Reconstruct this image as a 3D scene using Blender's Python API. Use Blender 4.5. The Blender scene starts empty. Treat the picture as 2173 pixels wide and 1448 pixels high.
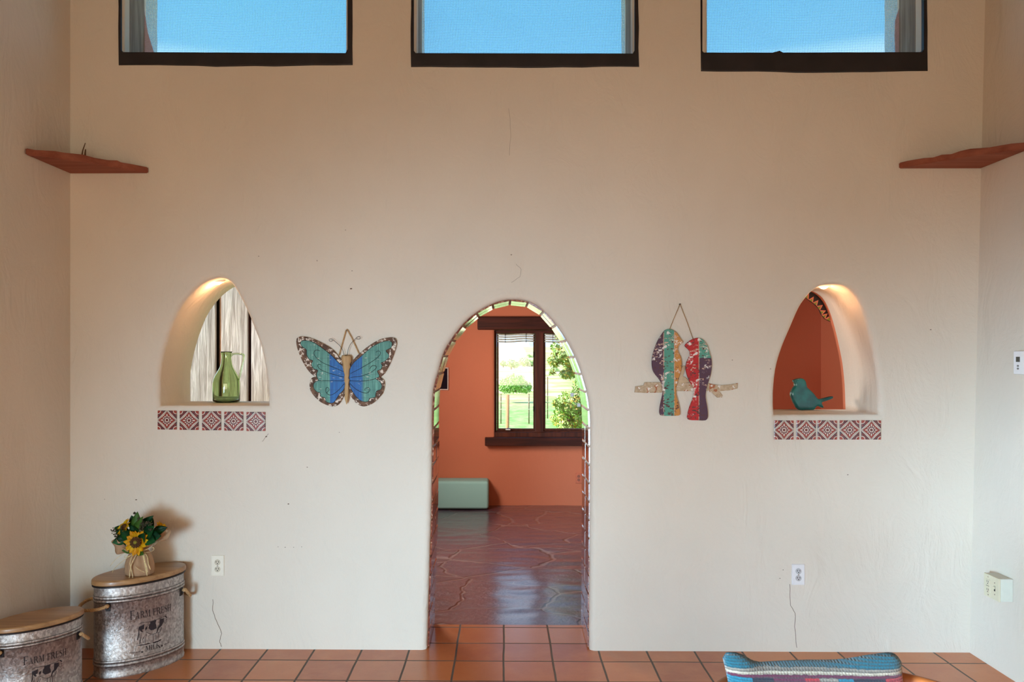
import bpy, bmesh, math, random
from mathutils import Vector, Matrix

random.seed(7)
SC = bpy.context.scene
COL = SC.collection
PI = math.pi

# ------------------------------------------------------------------ camera
FOC, PX0, PY0 = 1685.0, 1048.0, 755.0
YAW = 0.013
CAM = Vector((0.0, -4.47, 1.66))
FW = Vector((-math.sin(YAW), math.cos(YAW), 0))
RT = Vector((math.cos(YAW), math.sin(YAW), 0))


def at(px, py, y):
    """point on the plane Y = y that the survey pixel (px, py) of the photograph measures"""
    d = FW + RT * ((px - PX0) / FOC) + Vector((0, 0, (PY0 - py) / FOC))
    return CAM + d * ((y - CAM.y) / d.y)


def axz(px, py, y):
    p = at(px, py, y)
    return (p.x, p.z)


cam_data = bpy.data.cameras.new('camera')
cam_data.sensor_width = 36.0
cam_data.lens = 36.0 * FOC / 2173.0
cam_data.shift_x = (1086.5 - PX0) / 2173.0
cam_data.shift_y = (PY0 - 724.0) / 2173.0
cam_data.clip_end = 2000
cam = bpy.data.objects.new('camera', cam_data)
cam.location = CAM
cam.rotation_euler = (PI / 2, 0, YAW)
COL.objects.link(cam)
SC.camera = cam

# ------------------------------------------------------------------ object helpers
WP = {}


def tag(o, label=None, cat=None, group=None, kind=None):
    if label: o['label'] = label
    if cat: o['category'] = cat
    if group: o['group'] = group
    if kind: o['kind'] = kind
    return o


def thing(name, label, cat, loc, group=None):
    o = bpy.data.objects.new(name, None)
    o.empty_display_size = 0.05
    COL.objects.link(o)
    o.location = loc
    WP[o] = Vector(loc)
    return tag(o, label, cat, group)


def to_mesh(bm, name):
    me = bpy.data.meshes.new(name)
    bm.normal_update()
    bm.to_mesh(me)
    bm.free()
    return me


def put(name, geo, mats, parent=None, origin=None, smooth=False, angle=None):
    """link geometry given in world coordinates as ONE mesh object"""
    me = to_mesh(geo, name) if isinstance(geo, bmesh.types.BMesh) else geo
    me.name = name
    if not isinstance(mats, (list, tuple)): mats = [mats]
    for m in mats: me.materials.append(m)
    if smooth:
        for p in me.polygons: p.use_smooth = True
        if angle: me.set_sharp_from_angle(angle=math.radians(angle))
    if origin is None:
        xs = [v.co.x for v in me.vertices]; ys = [v.co.y for v in me.vertices]; zs = [v.co.z for v in me.vertices]
        if parent is not None:
            org = Vector(((min(xs) + max(xs)) / 2, (min(ys) + max(ys)) / 2, (min(zs) + max(zs)) / 2))
        else:
            org = Vector(((min(xs) + max(xs)) / 2, (min(ys) + max(ys)) / 2, min(zs)))
    else:
        org = Vector(origin)
    me.transform(Matrix.Translation(-org))
    o = bpy.data.objects.new(name, me)
    COL.objects.link(o)
    o.location = org - (WP[parent] if parent is not None else Vector())
    if parent is not None: o.parent = parent
    WP[o] = org
    return o


def catmull(pts, n=4, closed=True):
    out = []
    N = len(pts)
    P = [Vector(p) for p in pts]
    rng = range(N) if closed else range(N - 1)
    for i in rng:
        if closed:
            p0, p1, p2, p3 = P[(i - 1) % N], P[i], P[(i + 1) % N], P[(i + 2) % N]
        else:
            p0, p1, p2, p3 = P[max(i - 1, 0)], P[i], P[i + 1], P[min(i + 2, N - 1)]
        for k in range(n):
            t = k / n
            out.append(0.5 * ((2 * p1) + (p2 - p0) * t + (2 * p0 - 5 * p1 + 4 * p2 - p3) * t * t
                              + (3 * p1 - p0 - 3 * p2 + p3) * t ** 3))
    if not closed: out.append(P[-1])
    return out


def slab(outlines, y0, y1, r, res=4):
    """solid cut from outlines in (x, z), from y0 (front) to y1, edges rounded by r"""
    cu = bpy.data.curves.new('outline', 'CURVE')
    cu.dimensions = '2D'
    cu.fill_mode = 'BOTH'
    for ol in outlines:
        sp = cu.splines.new('POLY')
        sp.points.add(len(ol) - 1)
        for q, p in zip(sp.points, ol): q.co = (p[0], p[1], 0, 1)
        sp.use_cyclic_u = True
    cu.extrude = max((y1 - y0) / 2 - r, 1e-5)
    cu.bevel_depth = r
    cu.bevel_resolution = res
    cu.offset = -r
    ob = bpy.data.objects.new('outline', cu)
    COL.objects.link(ob)
    dg = bpy.context.evaluated_depsgraph_get()
    dg.update()
    me = bpy.data.meshes.new_from_object(ob.evaluated_get(dg))
    bpy.data.objects.remove(ob)
    bpy.data.curves.remove(cu)
    me.materials.clear()
    bm = bmesh.new()
    bm.from_mesh(me)
    bpy.data.meshes.remove(me)
    bmesh.ops.remove_doubles(bm, verts=bm.verts, dist=1e-6)
    bmesh.ops.transform(bm, matrix=Matrix.Translation((0, (y0 + y1) / 2, 0)) @ Matrix.Rotation(PI / 2, 4, 'X'), verts=bm.verts)
    bmesh.ops.recalc_face_normals(bm, faces=bm.faces)
    for f in bm.faces:
        f.material_index = 0
        f.smooth = abs(f.normal.y) < 0.999
    return bm


def box(bm, x0, x1, y0, y1, z0, z1, bev=0.0, seg=2, mi=0):
    t = bmesh.new()
    bmesh.ops.create_cube(t, size=1)
    bmesh.ops.scale(t, vec=(x1 - x0, y1 - y0, z1 - z0), verts=t.verts)
    bmesh.ops.translate(t, vec=((x0 + x1) / 2, (y0 + y1) / 2, (z0 + z1) / 2), verts=t.verts)
    if bev > 0:
        bmesh.ops.bevel(t, geom=list(t.edges), offset=bev, segments=seg, profile=0.5, affect='EDGES')
    join(bm, t, mi)
    return bm


def join(bm, t, mi=0):
    base = len(bm.verts)
    vm = [bm.verts.new(v.co) for v in t.verts]
    t.verts.index_update()
    for f in t.faces:
        try:
            nf = bm.faces.new([vm[v.index] for v in f.verts])
            nf.material_index = mi
            nf.smooth = f.smooth
        except ValueError:
            pass
    t.free()
    return bm


def B(*a, **k):
    return box(bmesh.new(), *a, **k)


def tube(bm, pts, r, seg=8, mi=0, closed=False, taper=None, flat=1.0):
    P = [Vector(p) for p in pts]
    n = len(P)
    T = []
    for i in range(n):
        a = P[(i - 1) % n] if (closed or i > 0) else P[i]
        b = P[(i + 1) % n] if (closed or i < n - 1) else P[i]
        T.append((b - a).normalized())
    ref = Vector((0, 0, 1)) if abs(T[0].z) < 0.9 else Vector((1, 0, 0))
    nrm = T[0].cross(ref).normalized()
    rings = []
    for i in range(n):
        nrm = (nrm - T[i] * nrm.dot(T[i])).normalized()
        bi = T[i].cross(nrm)
        rr = r * (taper(i / (n - 1)) if taper else 1)
        rings.append([bm.verts.new(P[i] + nrm * math.cos(2 * PI * k / seg) * rr + bi * math.sin(2 * PI * k / seg) * rr * flat)
                      for k in range(seg)])
    m = n if closed else n - 1
    for i in range(m):
        A, Bq = rings[i], rings[(i + 1) % n]
        for k in range(seg):
            f = bm.faces.new((A[k], A[(k + 1) % seg], Bq[(k + 1) % seg], Bq[k]))
            f.smooth = True
            f.material_index = mi
    if not closed:
        f = bm.faces.new(list(reversed(rings[0]))); f.material_index = mi
        f = bm.faces.new(rings[-1]); f.material_index = mi
    return bm


def rope(bm, pts, r, pitch, strands=3, mi=0):
    P = [Vector(p) for p in pts]
    dense = []
    for i in range(len(P) - 1):
        L = (P[i + 1] - P[i]).length
        k = max(1, int(L / (pitch / 10)))
        for j in range(k): dense.append(P[i].lerp(P[i + 1], j / k))
    dense.append(P[-1])
    n = len(dense)
    T = [(dense[min(i + 1, n - 1)] - dense[max(i - 1, 0)]).normalized() for i in range(n)]
    nrm = T[0].orthogonal().normalized()
    lines = [[] for _ in range(strands)]
    s = 0
    for i in range(n):
        if i: s += (dense[i] - dense[i - 1]).length
        nrm = (nrm - T[i] * nrm.dot(T[i])).normalized()
        bi = T[i].cross(nrm)
        for q in range(strands):
            a = 2 * PI * (s / pitch + q / strands)
            lines[q].append(dense[i] + (nrm * math.cos(a) + bi * math.sin(a)) * r * 0.52)
    for l in lines: tube(bm, l, r * 0.56, 6, mi)
    return bm


def lathe(bm, prof, c, seg=32, mi=0, cap=True):
    rings = []
    for (r, z) in prof:
        rings.append([bm.verts.new((c[0] + r * math.cos(2 * PI * k / seg), c[1] + r * math.sin(2 * PI * k / seg), c[2] + z)) for k in range(seg)])
    for A, Bq in zip(rings, rings[1:]):
        for k in range(seg):
            f = bm.faces.new((A[k], A[(k + 1) % seg], Bq[(k + 1) % seg], Bq[k]))
            f.smooth = True; f.material_index = mi
    if cap:
        f = bm.faces.new(list(reversed(rings[0]))); f.material_index = mi
        f = bm.faces.new(rings[-1]); f.material_index = mi
    return bm


def ball(bm, c, r, sub=2, sc=(1, 1, 1), mi=0):
    t = bmesh.new()
    bmesh.ops.create_icosphere(t, subdivisions=sub, radius=r)
    bmesh.ops.scale(t, vec=sc, verts=t.verts)
    bmesh.ops.translate(t, vec=c, verts=t.verts)
    for f in t.faces: f.smooth = True
    return join(bm, t, mi)


def disc_y(bm, x, z, y0, y1, r, seg=20, mi=0):
    """short cylinder whose axis runs along Y"""
    a = [bm.verts.new((x + r * math.cos(2 * PI * k / seg), y0, z + r * math.sin(2 * PI * k / seg))) for k in range(seg)]
    b = [bm.verts.new((v.co.x, y1, v.co.z)) for v in a]
    for k in range(seg):
        f = bm.faces.new((a[k], b[k], b[(k + 1) % seg], a[(k + 1) % seg])); f.material_index = mi
    f = bm.faces.new(a); f.material_index = mi
    f = bm.faces.new(list(reversed(b))); f.material_index = mi
    bmesh.ops.recalc_face_normals(bm, faces=bm.faces)
    return bm


# ------------------------------------------------------------------ material helpers
def lin(c):
    c = c / 255.0
    return c / 12.92 if c <= 0.04045 else ((c + 0.055) / 1.055) ** 2.4


def C(r, g, b):
    return (lin(r), lin(g), lin(b), 1.0)


class E:
    def __init__(s, m, sock): s.m, s.s = m, sock
    def __add__(s, o): return s.m.math('ADD', s, o)
    def __radd__(s, o): return s.m.math('ADD', o, s)
    def __sub__(s, o): return s.m.math('SUBTRACT', s, o)
    def __rsub__(s, o): return s.m.math('SUBTRACT', o, s)
    def __mul__(s, o): return s.m.math('MULTIPLY', s, o)
    def __rmul__(s, o): return s.m.math('MULTIPLY', o, s)
    def __truediv__(s, o): return s.m.math('DIVIDE', s, o)
    def __lt__(s, o): return s.m.math('LESS_THAN', s, o)
    def __gt__(s, o): return s.m.math('GREATER_THAN', s, o)
    def abs(s): return s.m.math('ABSOLUTE', s)
    def fl(s): return s.m.math('FLOOR', s)
    def fr(s): return s.m.math('FRACT', s)
    def mn(s, o): return s.m.math('MINIMUM', s, o)
    def mx(s, o): return s.m.math('MAXIMUM', s, o)
    def pw(s, o): return s.m.math('POWER', s, o)
    def clamp(s): return s.m.math('ADD', s, 0.0, clamp=True)


class Mat:
    def __init__(s, name, rough=0.6, color=None, metal=0.0, spec=None):
        s.mat = bpy.data.materials.new(name)
        s.mat.use_nodes = True
        s.nt = s.mat.node_tree
        s.b = s.nt.nodes['Principled BSDF']
        s.out = s.nt.nodes['Material Output']
        s.set('Roughness', rough)
        s.set('Metallic', metal)
        if color is not None: s.set('Base Color', color)
        if spec is not None: s.set('Specular IOR Level', spec)

    def feed(s, sock, v):
        if isinstance(v, E): s.nt.links.new(v.s, sock)
        elif isinstance(v, bpy.types.NodeSocket): s.nt.links.new(v, sock)
        else:
            if sock.type == 'RGBA' and len(v) == 3: v = (*v, 1)
            sock.default_value = v

    def set(s, k, v): s.feed(s.b.inputs[k], v)

    def node(s, t, **kw):
        n = s.nt.nodes.new(t)
        for k, v in kw.items(): setattr(n, k, v)
        return n

    def math(s, op, a, b=None, clamp=False):
        n = s.node('ShaderNodeMath', operation=op, use_clamp=clamp)
        s.feed(n.inputs[0], a)
        if b is not None: s.feed(n.inputs[1], b)
        return E(s, n.outputs[0])

    def co(s, kind='Object'):
        return s.node('ShaderNodeTexCoord').outputs[kind]

    def xyz(s, vec=None):
        n = s.node('ShaderNodeSeparateXYZ')
        s.feed(n.inputs[0], vec if vec is not None else s.co())
        return E(s, n.outputs[0]), E(s, n.outputs[1]), E(s, n.outputs[2])

    def comb(s, x, y, z):
        n = s.node('ShaderNodeCombineXYZ')
        for i, v in enumerate((x, y, z)): s.feed(n.inputs[i], v)
        return n.outputs[0]

    def mapv(s, scale=(1, 1, 1), rot=(0, 0, 0), loc=(0, 0, 0), vec=None):
        n = s.node('ShaderNodeMapping')
        s.feed(n.inputs[0], vec if vec is not None else s.co())
        n.inputs['Location'].default_value = loc
        n.inputs['Rotation'].default_value = rot
        n.inputs['Scale'].default_value = scale
        return n.outputs[0]

    def noise(s, scale, detail=4, rough=0.55, vec=None, dist=0.0):
        n = s.node('ShaderNodeTexNoise')
        s.feed(n.inputs['Vector'], vec if vec is not None else s.co())
        n.inputs['Scale'].default_value = scale
        n.inputs['Detail'].default_value = detail
        n.inputs['Roughness'].default_value = rough
        n.inputs['Distortion'].default_value = dist
        return E(s, n.outputs['Fac'])

    def vor(s, scale, feature='F1', vec=None, out='Distance', rnd=1.0):
        n = s.node('ShaderNodeTexVoronoi', feature=feature)
        s.feed(n.inputs['Vector'], vec if vec is not None else s.co())
        n.inputs['Scale'].default_value = scale
        n.inputs['Randomness'].default_value = rnd
        return E(s, n.outputs[out])

    def wn(s, vec):
        n = s.node('ShaderNodeTexWhiteNoise')
        s.feed(n.inputs[0], vec)
        return E(s, n.outputs['Value'])

    def ramp(s, fac, stops, interp='LINEAR'):
        n = s.node('ShaderNodeValToRGB')
        s.feed(n.inputs[0], fac)
        cr = n.color_ramp
        cr.interpolation = interp
        while len(cr.elements) < len(stops): cr.elements.new(0.5)
        for e, (p, c) in zip(cr.elements, stops):
            e.position = p
            e.color = c if len(c) == 4 else (*c, 1)
        return E(s, n.outputs[0])

    def step(s, fac, a, b):
        n = s.node('ShaderNodeMapRange', interpolation_type='SMOOTHSTEP')
        s.feed(n.inputs[0], fac)
        n.inputs[1].default_value = a
        n.inputs[2].default_value = b
        return E(s, n.outputs[0])

    def mix(s, fac, a, b, blend='MIX'):
        n = s.node('ShaderNodeMix', data_type='RGBA', blend_type=blend)
        s.feed(n.inputs[0], fac)
        s.feed(n.inputs[6], a)
        s.feed(n.inputs[7], b)
        return E(s, n.outputs[2])

    def bump(s, h, strength=0.3, dist=0.01):
        n = s.node('ShaderNodeBump')
        n.inputs['Strength'].default_value = strength
        n.inputs['Distance'].default_value = dist
        s.feed(n.inputs['Height'], h)
        s.set('Normal', n.outputs[0])


def plaster(name, col, var=0.06, bump=0.5, dirt=0.0):
    m = Mat(name, 0.85, spec=0.25)
    big = m.noise(0.9, 3)
    fine = m.noise(60, 3)
    dark = tuple(c * (1 - var * 2.5) for c in col[:3])
    c = m.mix(m.step(big, 0.3, 0.75), dark, col)
    trow = m.noise(5, 5, 0.6, vec=m.mapv((1, 1, 0.6)), dist=1.2)
    sw = m.noise(16, 4, 0.65, dist=0.8)
    if dirt:
        sp = m.vor(9)
        gate = m.noise(1.6, 2)
        mk = (sp < 0.035) * (gate > 0.6)
        c = m.mix(mk * dirt, c, C(120, 95, 75))
    m.set('Base Color', c)
    m.bump(trow * 1.0 + sw * 0.16 + fine * 0.03, bump, 0.02)
    return m.mat


def plain(name, col, rough=0.5, metal=0.0, nscale=40, var=0.12, bump=0.0, coat=0.0):
    m = Mat(name, rough, metal=metal)
    n = m.noise(nscale, 4)
    m.set('Base Color', m.mix(m.step(n, 0.25, 0.75), tuple(c * (1 - var) for c in col[:3]), tuple(min(1, c * (1 + var)) for c in col[:3])))
    if bump: m.bump(n, bump, 0.004)
    if coat: m.set('Coat Weight', coat); m.set('Coat Roughness', 0.08)
    return m.mat


def wood(name, c0, c1, axis='x', scale=1.0, rough=0.5, bump=0.2, coat=0.0, dark=None):
    m = Mat(name, rough)
    sc = {'x': (2, 30, 30), 'y': (30, 2, 30), 'z': (30, 30, 2)}[axis]
    v = m.mapv(tuple(q * scale for q in sc))
    g = m.noise(1.0, 6, 0.6, vec=v, dist=0.6)
    g2 = m.noise(0.25, 3, 0.6, vec=v)
    c = m.mix(m.step(g, 0.3, 0.72), c0, c1)
    c = m.mix(m.step(g2, 0.5, 0.85) * 0.5, c, dark if dark else tuple(q * 0.55 for q in c0[:3]))
    m.set('Base Color', c)
    m.bump(g, bump, 0.004)
    if coat: m.set('Coat Weight', coat); m.set('Coat Roughness', 0.15)
    else: m.set('Specular IOR Level', 0.25)
    return m.mat


# ------------------------------------------------------------------ materials
M_WALL = plaster('cream_adobe_plaster', C(230, 221, 207), 0.03, 0.7, dirt=0.5)
M_WALL2 = plaster('cream_adobe_plaster_side', C(230, 220, 206), 0.03, 0.4)
M_ORANGE = plaster('terracotta_plaster', C(218, 130, 96), 0.03, 0.25)
M_MINT = plaster('mint_plaster', C(166, 214, 204), 0.02, 0.2)
M_CEIL = wood('ceiling_boards', C(86, 58, 38), C(120, 84, 56), 'x', 0.5, 0.6, 0.2)


def floor_tiles():
    m = Mat('saltillo_tiles', 0.3)
    x, y, z = m.xyz()
    P = 0.2668
    wob = m.noise(2.5, 2) * 0.012
    u = (x - 0.004 + wob) / P
    v = (y - 0.115 + wob) / P
    fu, fv = u.fr(), v.fr()
    e = (0.5 - (fu - 0.5).abs()).mn(0.5 - (fv - 0.5).abs())
    g = m.step(e, 0.014, 0.026)
    idv = m.comb(u.fl(), v.fl(), 0)
    rnd = m.wn(idv)
    n1 = m.noise(7, 5, 0.6)
    n2 = m.noise(70, 4, 0.6)
    c = m.ramp(rnd, [(0, C(182, 98, 54)), (0.35, C(200, 116, 62)), (0.7, C(210, 132, 78)), (1, C(190, 106, 66))])
    c = m.mix(m.step(n1, 0.35, 0.75) * 0.45, c, C(214, 138, 84))
    c = m.mix(m.step(n2, 0.55, 0.75) * 0.25, c, C(150, 76, 52))
    c = m.mix(g, C(104, 90, 80), c)
    m.set('Base Color', c)
    m.set('Roughness', m.mix(g, (0.8, 0.8, 0.8), (0.30, 0.30, 0.30)))
    m.bump(g * 0.35 + n1 * 0.25 + n2 * 0.02, 0.5, 0.01)
    m.set('Coat Weight', g * 0.2)
    m.set('Coat Roughness', 0.2)
    return m.mat


M_TILE = floor_tiles()


def flagstone():
    m = Mat('purple_flagstone', 0.3)
    warp = m.noise(1.6, 3)
    x, y, z = m.xyz()
    v = m.comb(x * 0.9 + warp * 0.5, y * 1.25 + warp * 0.35, 0.0)
    ed = m.vor(1.55, 'DISTANCE_TO_EDGE', vec=v)
    idc = m.vor(1.55, 'F1', vec=v, out='Color')
    g = m.step(ed, 0.004, 0.028)
    bw = m.node('ShaderNodeRGBToBW'); m.feed(bw.inputs[0], idc)
    c = m.ramp(E(m, bw.outputs[0]), [(0.1, C(84, 65, 80)), (0.4, C(102, 72, 82)), (0.65, C(88, 69, 88)), (0.9, C(80, 65, 74))])
    lay = m.noise(1.0, 6, 0.62, vec=m.mapv((3, 10, 3), rot=(0, 0, 0.3)), dist=1.5)
    fine = m.noise(28, 5, 0.65)
    c = m.mix(m.step(lay, 0.5, 0.8) * 0.4, c, C(84, 72, 82))
    c = m.mix(g, C(132, 116, 118), c)
    m.set('Base Color', c)
    m.set('Roughness', 0.32)
    tilt = E(m, bw.outputs[0])
    m.bump(g * 0.8 + lay * 1.2 + fine * 0.5 + tilt * 0.4, 1.0, 0.03)
    m.set('Coat Weight', 1.0)
    m.set('Coat Roughness', 0.2)
    return m.mat


M_FLAG = flagstone()
M_BEAM = wood('dark_stained_beam', C(50, 20, 11), C(88, 38, 22), 'x', 0.6, 0.6, 0.3)
M_SASH = wood('mahogany_sash', C(62, 26, 14), C(100, 48, 28), 'z', 0.8, 0.5, 0.15)
M_SHELF = wood('red_sandstone', C(132, 72, 54), C(166, 100, 78), 'x', 0.35, 0.8, 0.7)
M_BOARD = wood('weathered_board', C(164, 148, 142), C(236, 224, 220), 'z', 1.4, 0.9, 1.4, dark=C(126, 104, 92))
M_JAMB = wood('grey_weathered_jamb', C(128, 112, 98), C(172, 156, 140), 'z', 1.0, 0.8, 0.5)
M_BLACK = plain('black_membrane', C(34, 27, 28), 0.55, nscale=8, var=0.35, bump=0.6)
M_LID = wood('oiled_lid_wood', C(140, 100, 62), C(182, 140, 94), 'x', 0.7, 0.4, 0.15, coat=0.15, dark=C(112, 76, 48))
M_ROPE = plain('jute_rope', C(188, 152, 108), 0.9, nscale=200, var=0.25)
M_JUTE = plain('thin_jute_cord', C(168, 136, 96), 0.9, nscale=200, var=0.25)
M_IRON = plain('dark_iron', C(46, 40, 40), 0.45, 0.6)
M_WIRE = plain('dark_wire', C(34, 40, 40), 0.5, 0.3)
M_PRINT = plain('black_print', C(36, 28, 34), 0.6, var=0.2)
M_IVORY = plain('ivory_plastic', C(238, 232, 216), 0.35, var=0.02)
M_WHITEP = plain('white_plastic', C(240, 240, 242), 0.35, var=0.02)
M_BEIGEP = plain('beige_plastic', C(222, 214, 186), 0.4, var=0.02)
M_BOXP = plain('pale_box_plastic', C(222, 226, 214), 0.4, var=0.02)
M_RECW = plain('receptacle_white', C(196, 196, 198), 0.3)
M_RECI = plain('receptacle_ivory', C(206, 196, 174), 0.4)
M_SLOT = plain('slot_black', C(22, 22, 22), 0.6)
M_CHROME = plain('bright_metal', C(215, 215, 215), 0.25, 1.0, var=0.05)
M_CRACK = plain('crack_line', C(120, 98, 82), 0.9)
M_NAIL = plain('nail_hole_dark', C(92, 70, 56), 0.9)


def galv():
    m = Mat('galvanised_steel', 0.4, metal=0.85)
    sp = m.vor(120, 'F1', vec=m.mapv((1, 1, 0.7)), out='Color')
    bw = m.node('ShaderNodeRGBToBW'); m.feed(bw.inputs[0], sp)
    n = m.noise(6, 5, 0.65)
    n2 = m.noise(48, 5, 0.7, dist=1.0)
    c = m.ramp(E(m, bw.outputs[0]), [(0.2, C(150, 144, 142)), (0.5, C(172, 165, 162)), (0.8, C(196, 190, 188))])
    rust = m.step(n2, 0.55, 0.68) * m.step(n, 0.35, 0.7)
    c = m.mix(rust * 0.65, c, C(104, 80, 68))
    m.set('Base Color', c)
    m.set('Roughness', m.ramp(E(m, bw.outputs[0]), [(0, (0.36,) * 3), (1, (0.48,) * 3)]))
    m.bump(n2 * 0.9 + m.noise(20, 3) * 0.8 + E(m, bw.outputs[0]) * 0.25, 0.6, 0.004)
    return m.mat


M_GALV = galv()


def glass(name, col, rough=0.02, ior=1.45):
    m = Mat(name, rough, col)
    m.set('Transmission Weight', 1.0)
    m.set('IOR', ior)
    return m.mat


M_GREEN = glass('green_bottle_glass', C(206, 222, 182))


def pane():
    m = Mat('window_pane', 0.02)
    t = m.node('ShaderNodeBsdfTransparent')
    g = m.node('ShaderNodeBsdfGlossy'); g.inputs['Roughness'].default_value = 0.02
    x = m.node('ShaderNodeMixShader'); x.inputs[0].default_value = 0.05
    m.nt.links.new(t.outputs[0], x.inputs[1]); m.nt.links.new(g.outputs[0], x.inputs[2])
    m.nt.links.new(x.outputs[0], m.out.inputs[0])
    return m.mat


M_PANE = pane()


def cloth(name, holes, col, scale=105):
    """woven shade cloth: fine threads with open holes that let the sky through"""
    m = Mat(name, 0.9)
    x, y, z = m.xyz()
    wob = m.noise(6, 2) * 0.01
    a = ((x + wob + z * 0.05) * scale).fr()
    b = ((z - wob * 0.7 + x * 0.03) * scale).fr()
    thread = ((a - 0.5).abs() * 2).mx((b - 0.5).abs() * 2)
    op = m.step(thread, holes, holes + 0.25)
    tr = m.node('ShaderNodeBsdfTransparent')
    tr.inputs[0].default_value = (0.96, 0.97, 1.0, 1)
    tl = m.node('ShaderNodeBsdfTranslucent'); tl.inputs[0].default_value = col
    df = m.node('ShaderNodeBsdfDiffuse'); df.inputs[0].default_value = col
    mx = m.node('ShaderNodeMixShader'); mx.inputs[0].default_value = 0.75
    m.nt.links.new(df.outputs[0], mx.inputs[1]); m.nt.links.new(tl.outputs[0], mx.inputs[2])
    fin = m.node('ShaderNodeMixShader')
    m.feed(fin.inputs[0], op * 0.75)
    m.nt.links.new(tr.outputs[0], fin.inputs[1]); m.nt.links.new(mx.outputs[0], fin.inputs[2])
    m.nt.links.new(fin.outputs[0], m.out.inputs[0])
    return m.mat


M_CLOTH = cloth('blue_shade_cloth', 0.55, C(150, 205, 238))
M_FLAP = plain('lavender_cloth_flap', C(196, 184, 204), 0.9, nscale=120, var=0.1)
KEY_W, SIDE_W, WARM_W, DEN_W, SUN_W, EXPO = 45, 66, 108, 108, 11, 0.0
KX, KZ, KSP, WZ, SY, SSP = -0.1, 0.1, 46, 1.5, -1.4, 36
KCOL, WCOL = (0.48, 0.77, 1.0), (1.0, 0.87, 0.65)
# ------------------------------------------------------------------ main wall
def offset_close(pts): return [tuple(p) for p in pts]


door_front = [(907, 1374), (909, 1300), (912, 1200), (916, 1060), (917, 960), (918, 867), (921, 823), (931, 787), (943.5, 745), (967, 708),
              (993, 678), (1026, 655), (1064, 639), (1106, 637.5), (1142, 651), (1175, 684), (1200, 720), (1220, 758),
              (1235, 798), (1246, 839), (1251, 878), (1252, 917), (1252, 1060), (1251, 1200), (1250, 1380)]
DOOR = [axz(px, py, 0.03) for px, py in door_front]
dl = [(p[0], p[1]) for p in catmull([(x, z, 0) for x, z in DOOR[1:-1]], 3, closed=False)]
DOORC = [(DOOR[0][0], -0.15), (DOOR[0][0], 0.0)] + dl + [(DOOR[-1][0], 0.0), (DOOR[-1][0], -0.15)]

nicheL = [(341, 861), (341, 796), (354, 731), (378, 665), (406, 625), (432, 602), (452, 593), (471, 590), (490, 599), (508, 626), (526, 662),
          (542, 702), (555, 738), (566, 796), (571, 861)]
nicheR = [(1642, 880), (1641, 836), (1646, 784), (1659, 738), (1677, 695), (1695, 654), (1710, 632), (1723, 618), (1741, 607), (1764, 604),
          (1788, 606), (1810, 622), (1825, 649), (1838, 690), (1848, 733), (1856, 774), (1861, 823), (1863, 880)]


def niche_outline(pl):
    P = [axz(px, py, 0.02) for px, py in pl]
    q = catmull([(x, z, 0) for x, z in P], 3, closed=False)
    return [(p.x, p.y) for p in q]


NL, NR = niche_outline(nicheL), niche_outline(nicheR)
zl = sum((NL[0][1], NL[-1][1])) / 2
zr = sum((NR[0][1], NR[-1][1])) / 2
NL[0] = (NL[0][0], zl); NL[-1] = (NL[-1][0], zl)
NR[0] = (NR[0][0], zr); NR[-1] = (NR[-1][0], zr)
SILL_L, SILL_R = zl, zr

WIN = [dict(o=(250, 748, 137), i=(256, 737, 110), post=(True, False)),
       dict(o=(871, 1356, 141), i=(878, 1347, 112), post=(True, True)),
       dict(o=(1487, 1969, 150), i=(1491, 1961, 110), post=(False, True))]
HTOP = 4.15
holes = []
for w in WIN:
    l, r_, b = w['o']
    x0, z0 = axz(l + 14, b - 14, 0.02)
    x1, _ = axz(r_ - 14, b - 14, 0.02)
    w['hole'] = (x0, x1, z0)
    holes.append([(x0, z0), (x1, z0), (x1, HTOP), (x0, HTOP)])
XL, XR = -2.46, 2.70
outer = [(XL - 0.3, -0.15), *[p for p in DOORC], (XR + 0.3, -0.15), (XR + 0.3, 4.7), (XL - 0.3, 4.7)]
bm = slab([outer, NL, NR] + holes, 0.0, 0.476, 0.034, 5)
wall = put('wall_partition', bm, M_WALL, origin=(0, 0, 0))
tag(wall, kind='structure')
bm = slab([[(-1.2, -0.15)] + DOORC + [(3.6, -0.15), (3.6, 2.6), (-1.2, 2.6)], NR], 0.442, 0.482, 0.004, 1)
tag(put('wall_den_near', bm, M_ORANGE, origin=(0, 0, 0)), kind='structure')

# cracks and marks belong to the wall
def crack(pl, r=0.0012, y=-0.0002, mat=M_CRACK):
    pts = [at(px, py, y) for px, py in pl]
    dense = []
    for a, b in zip(pts, pts[1:]):
        for k in range(4):
            q = a.lerp(b, k / 4)
            dense.append(q + Vector((random.uniform(-1, 1), 0, random.uniform(-1, 1))) * 0.0022)
    dense.append(pts[-1])
    return put('crack', tube(bmesh.new(), dense, r, 5), mat, wall)


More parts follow.
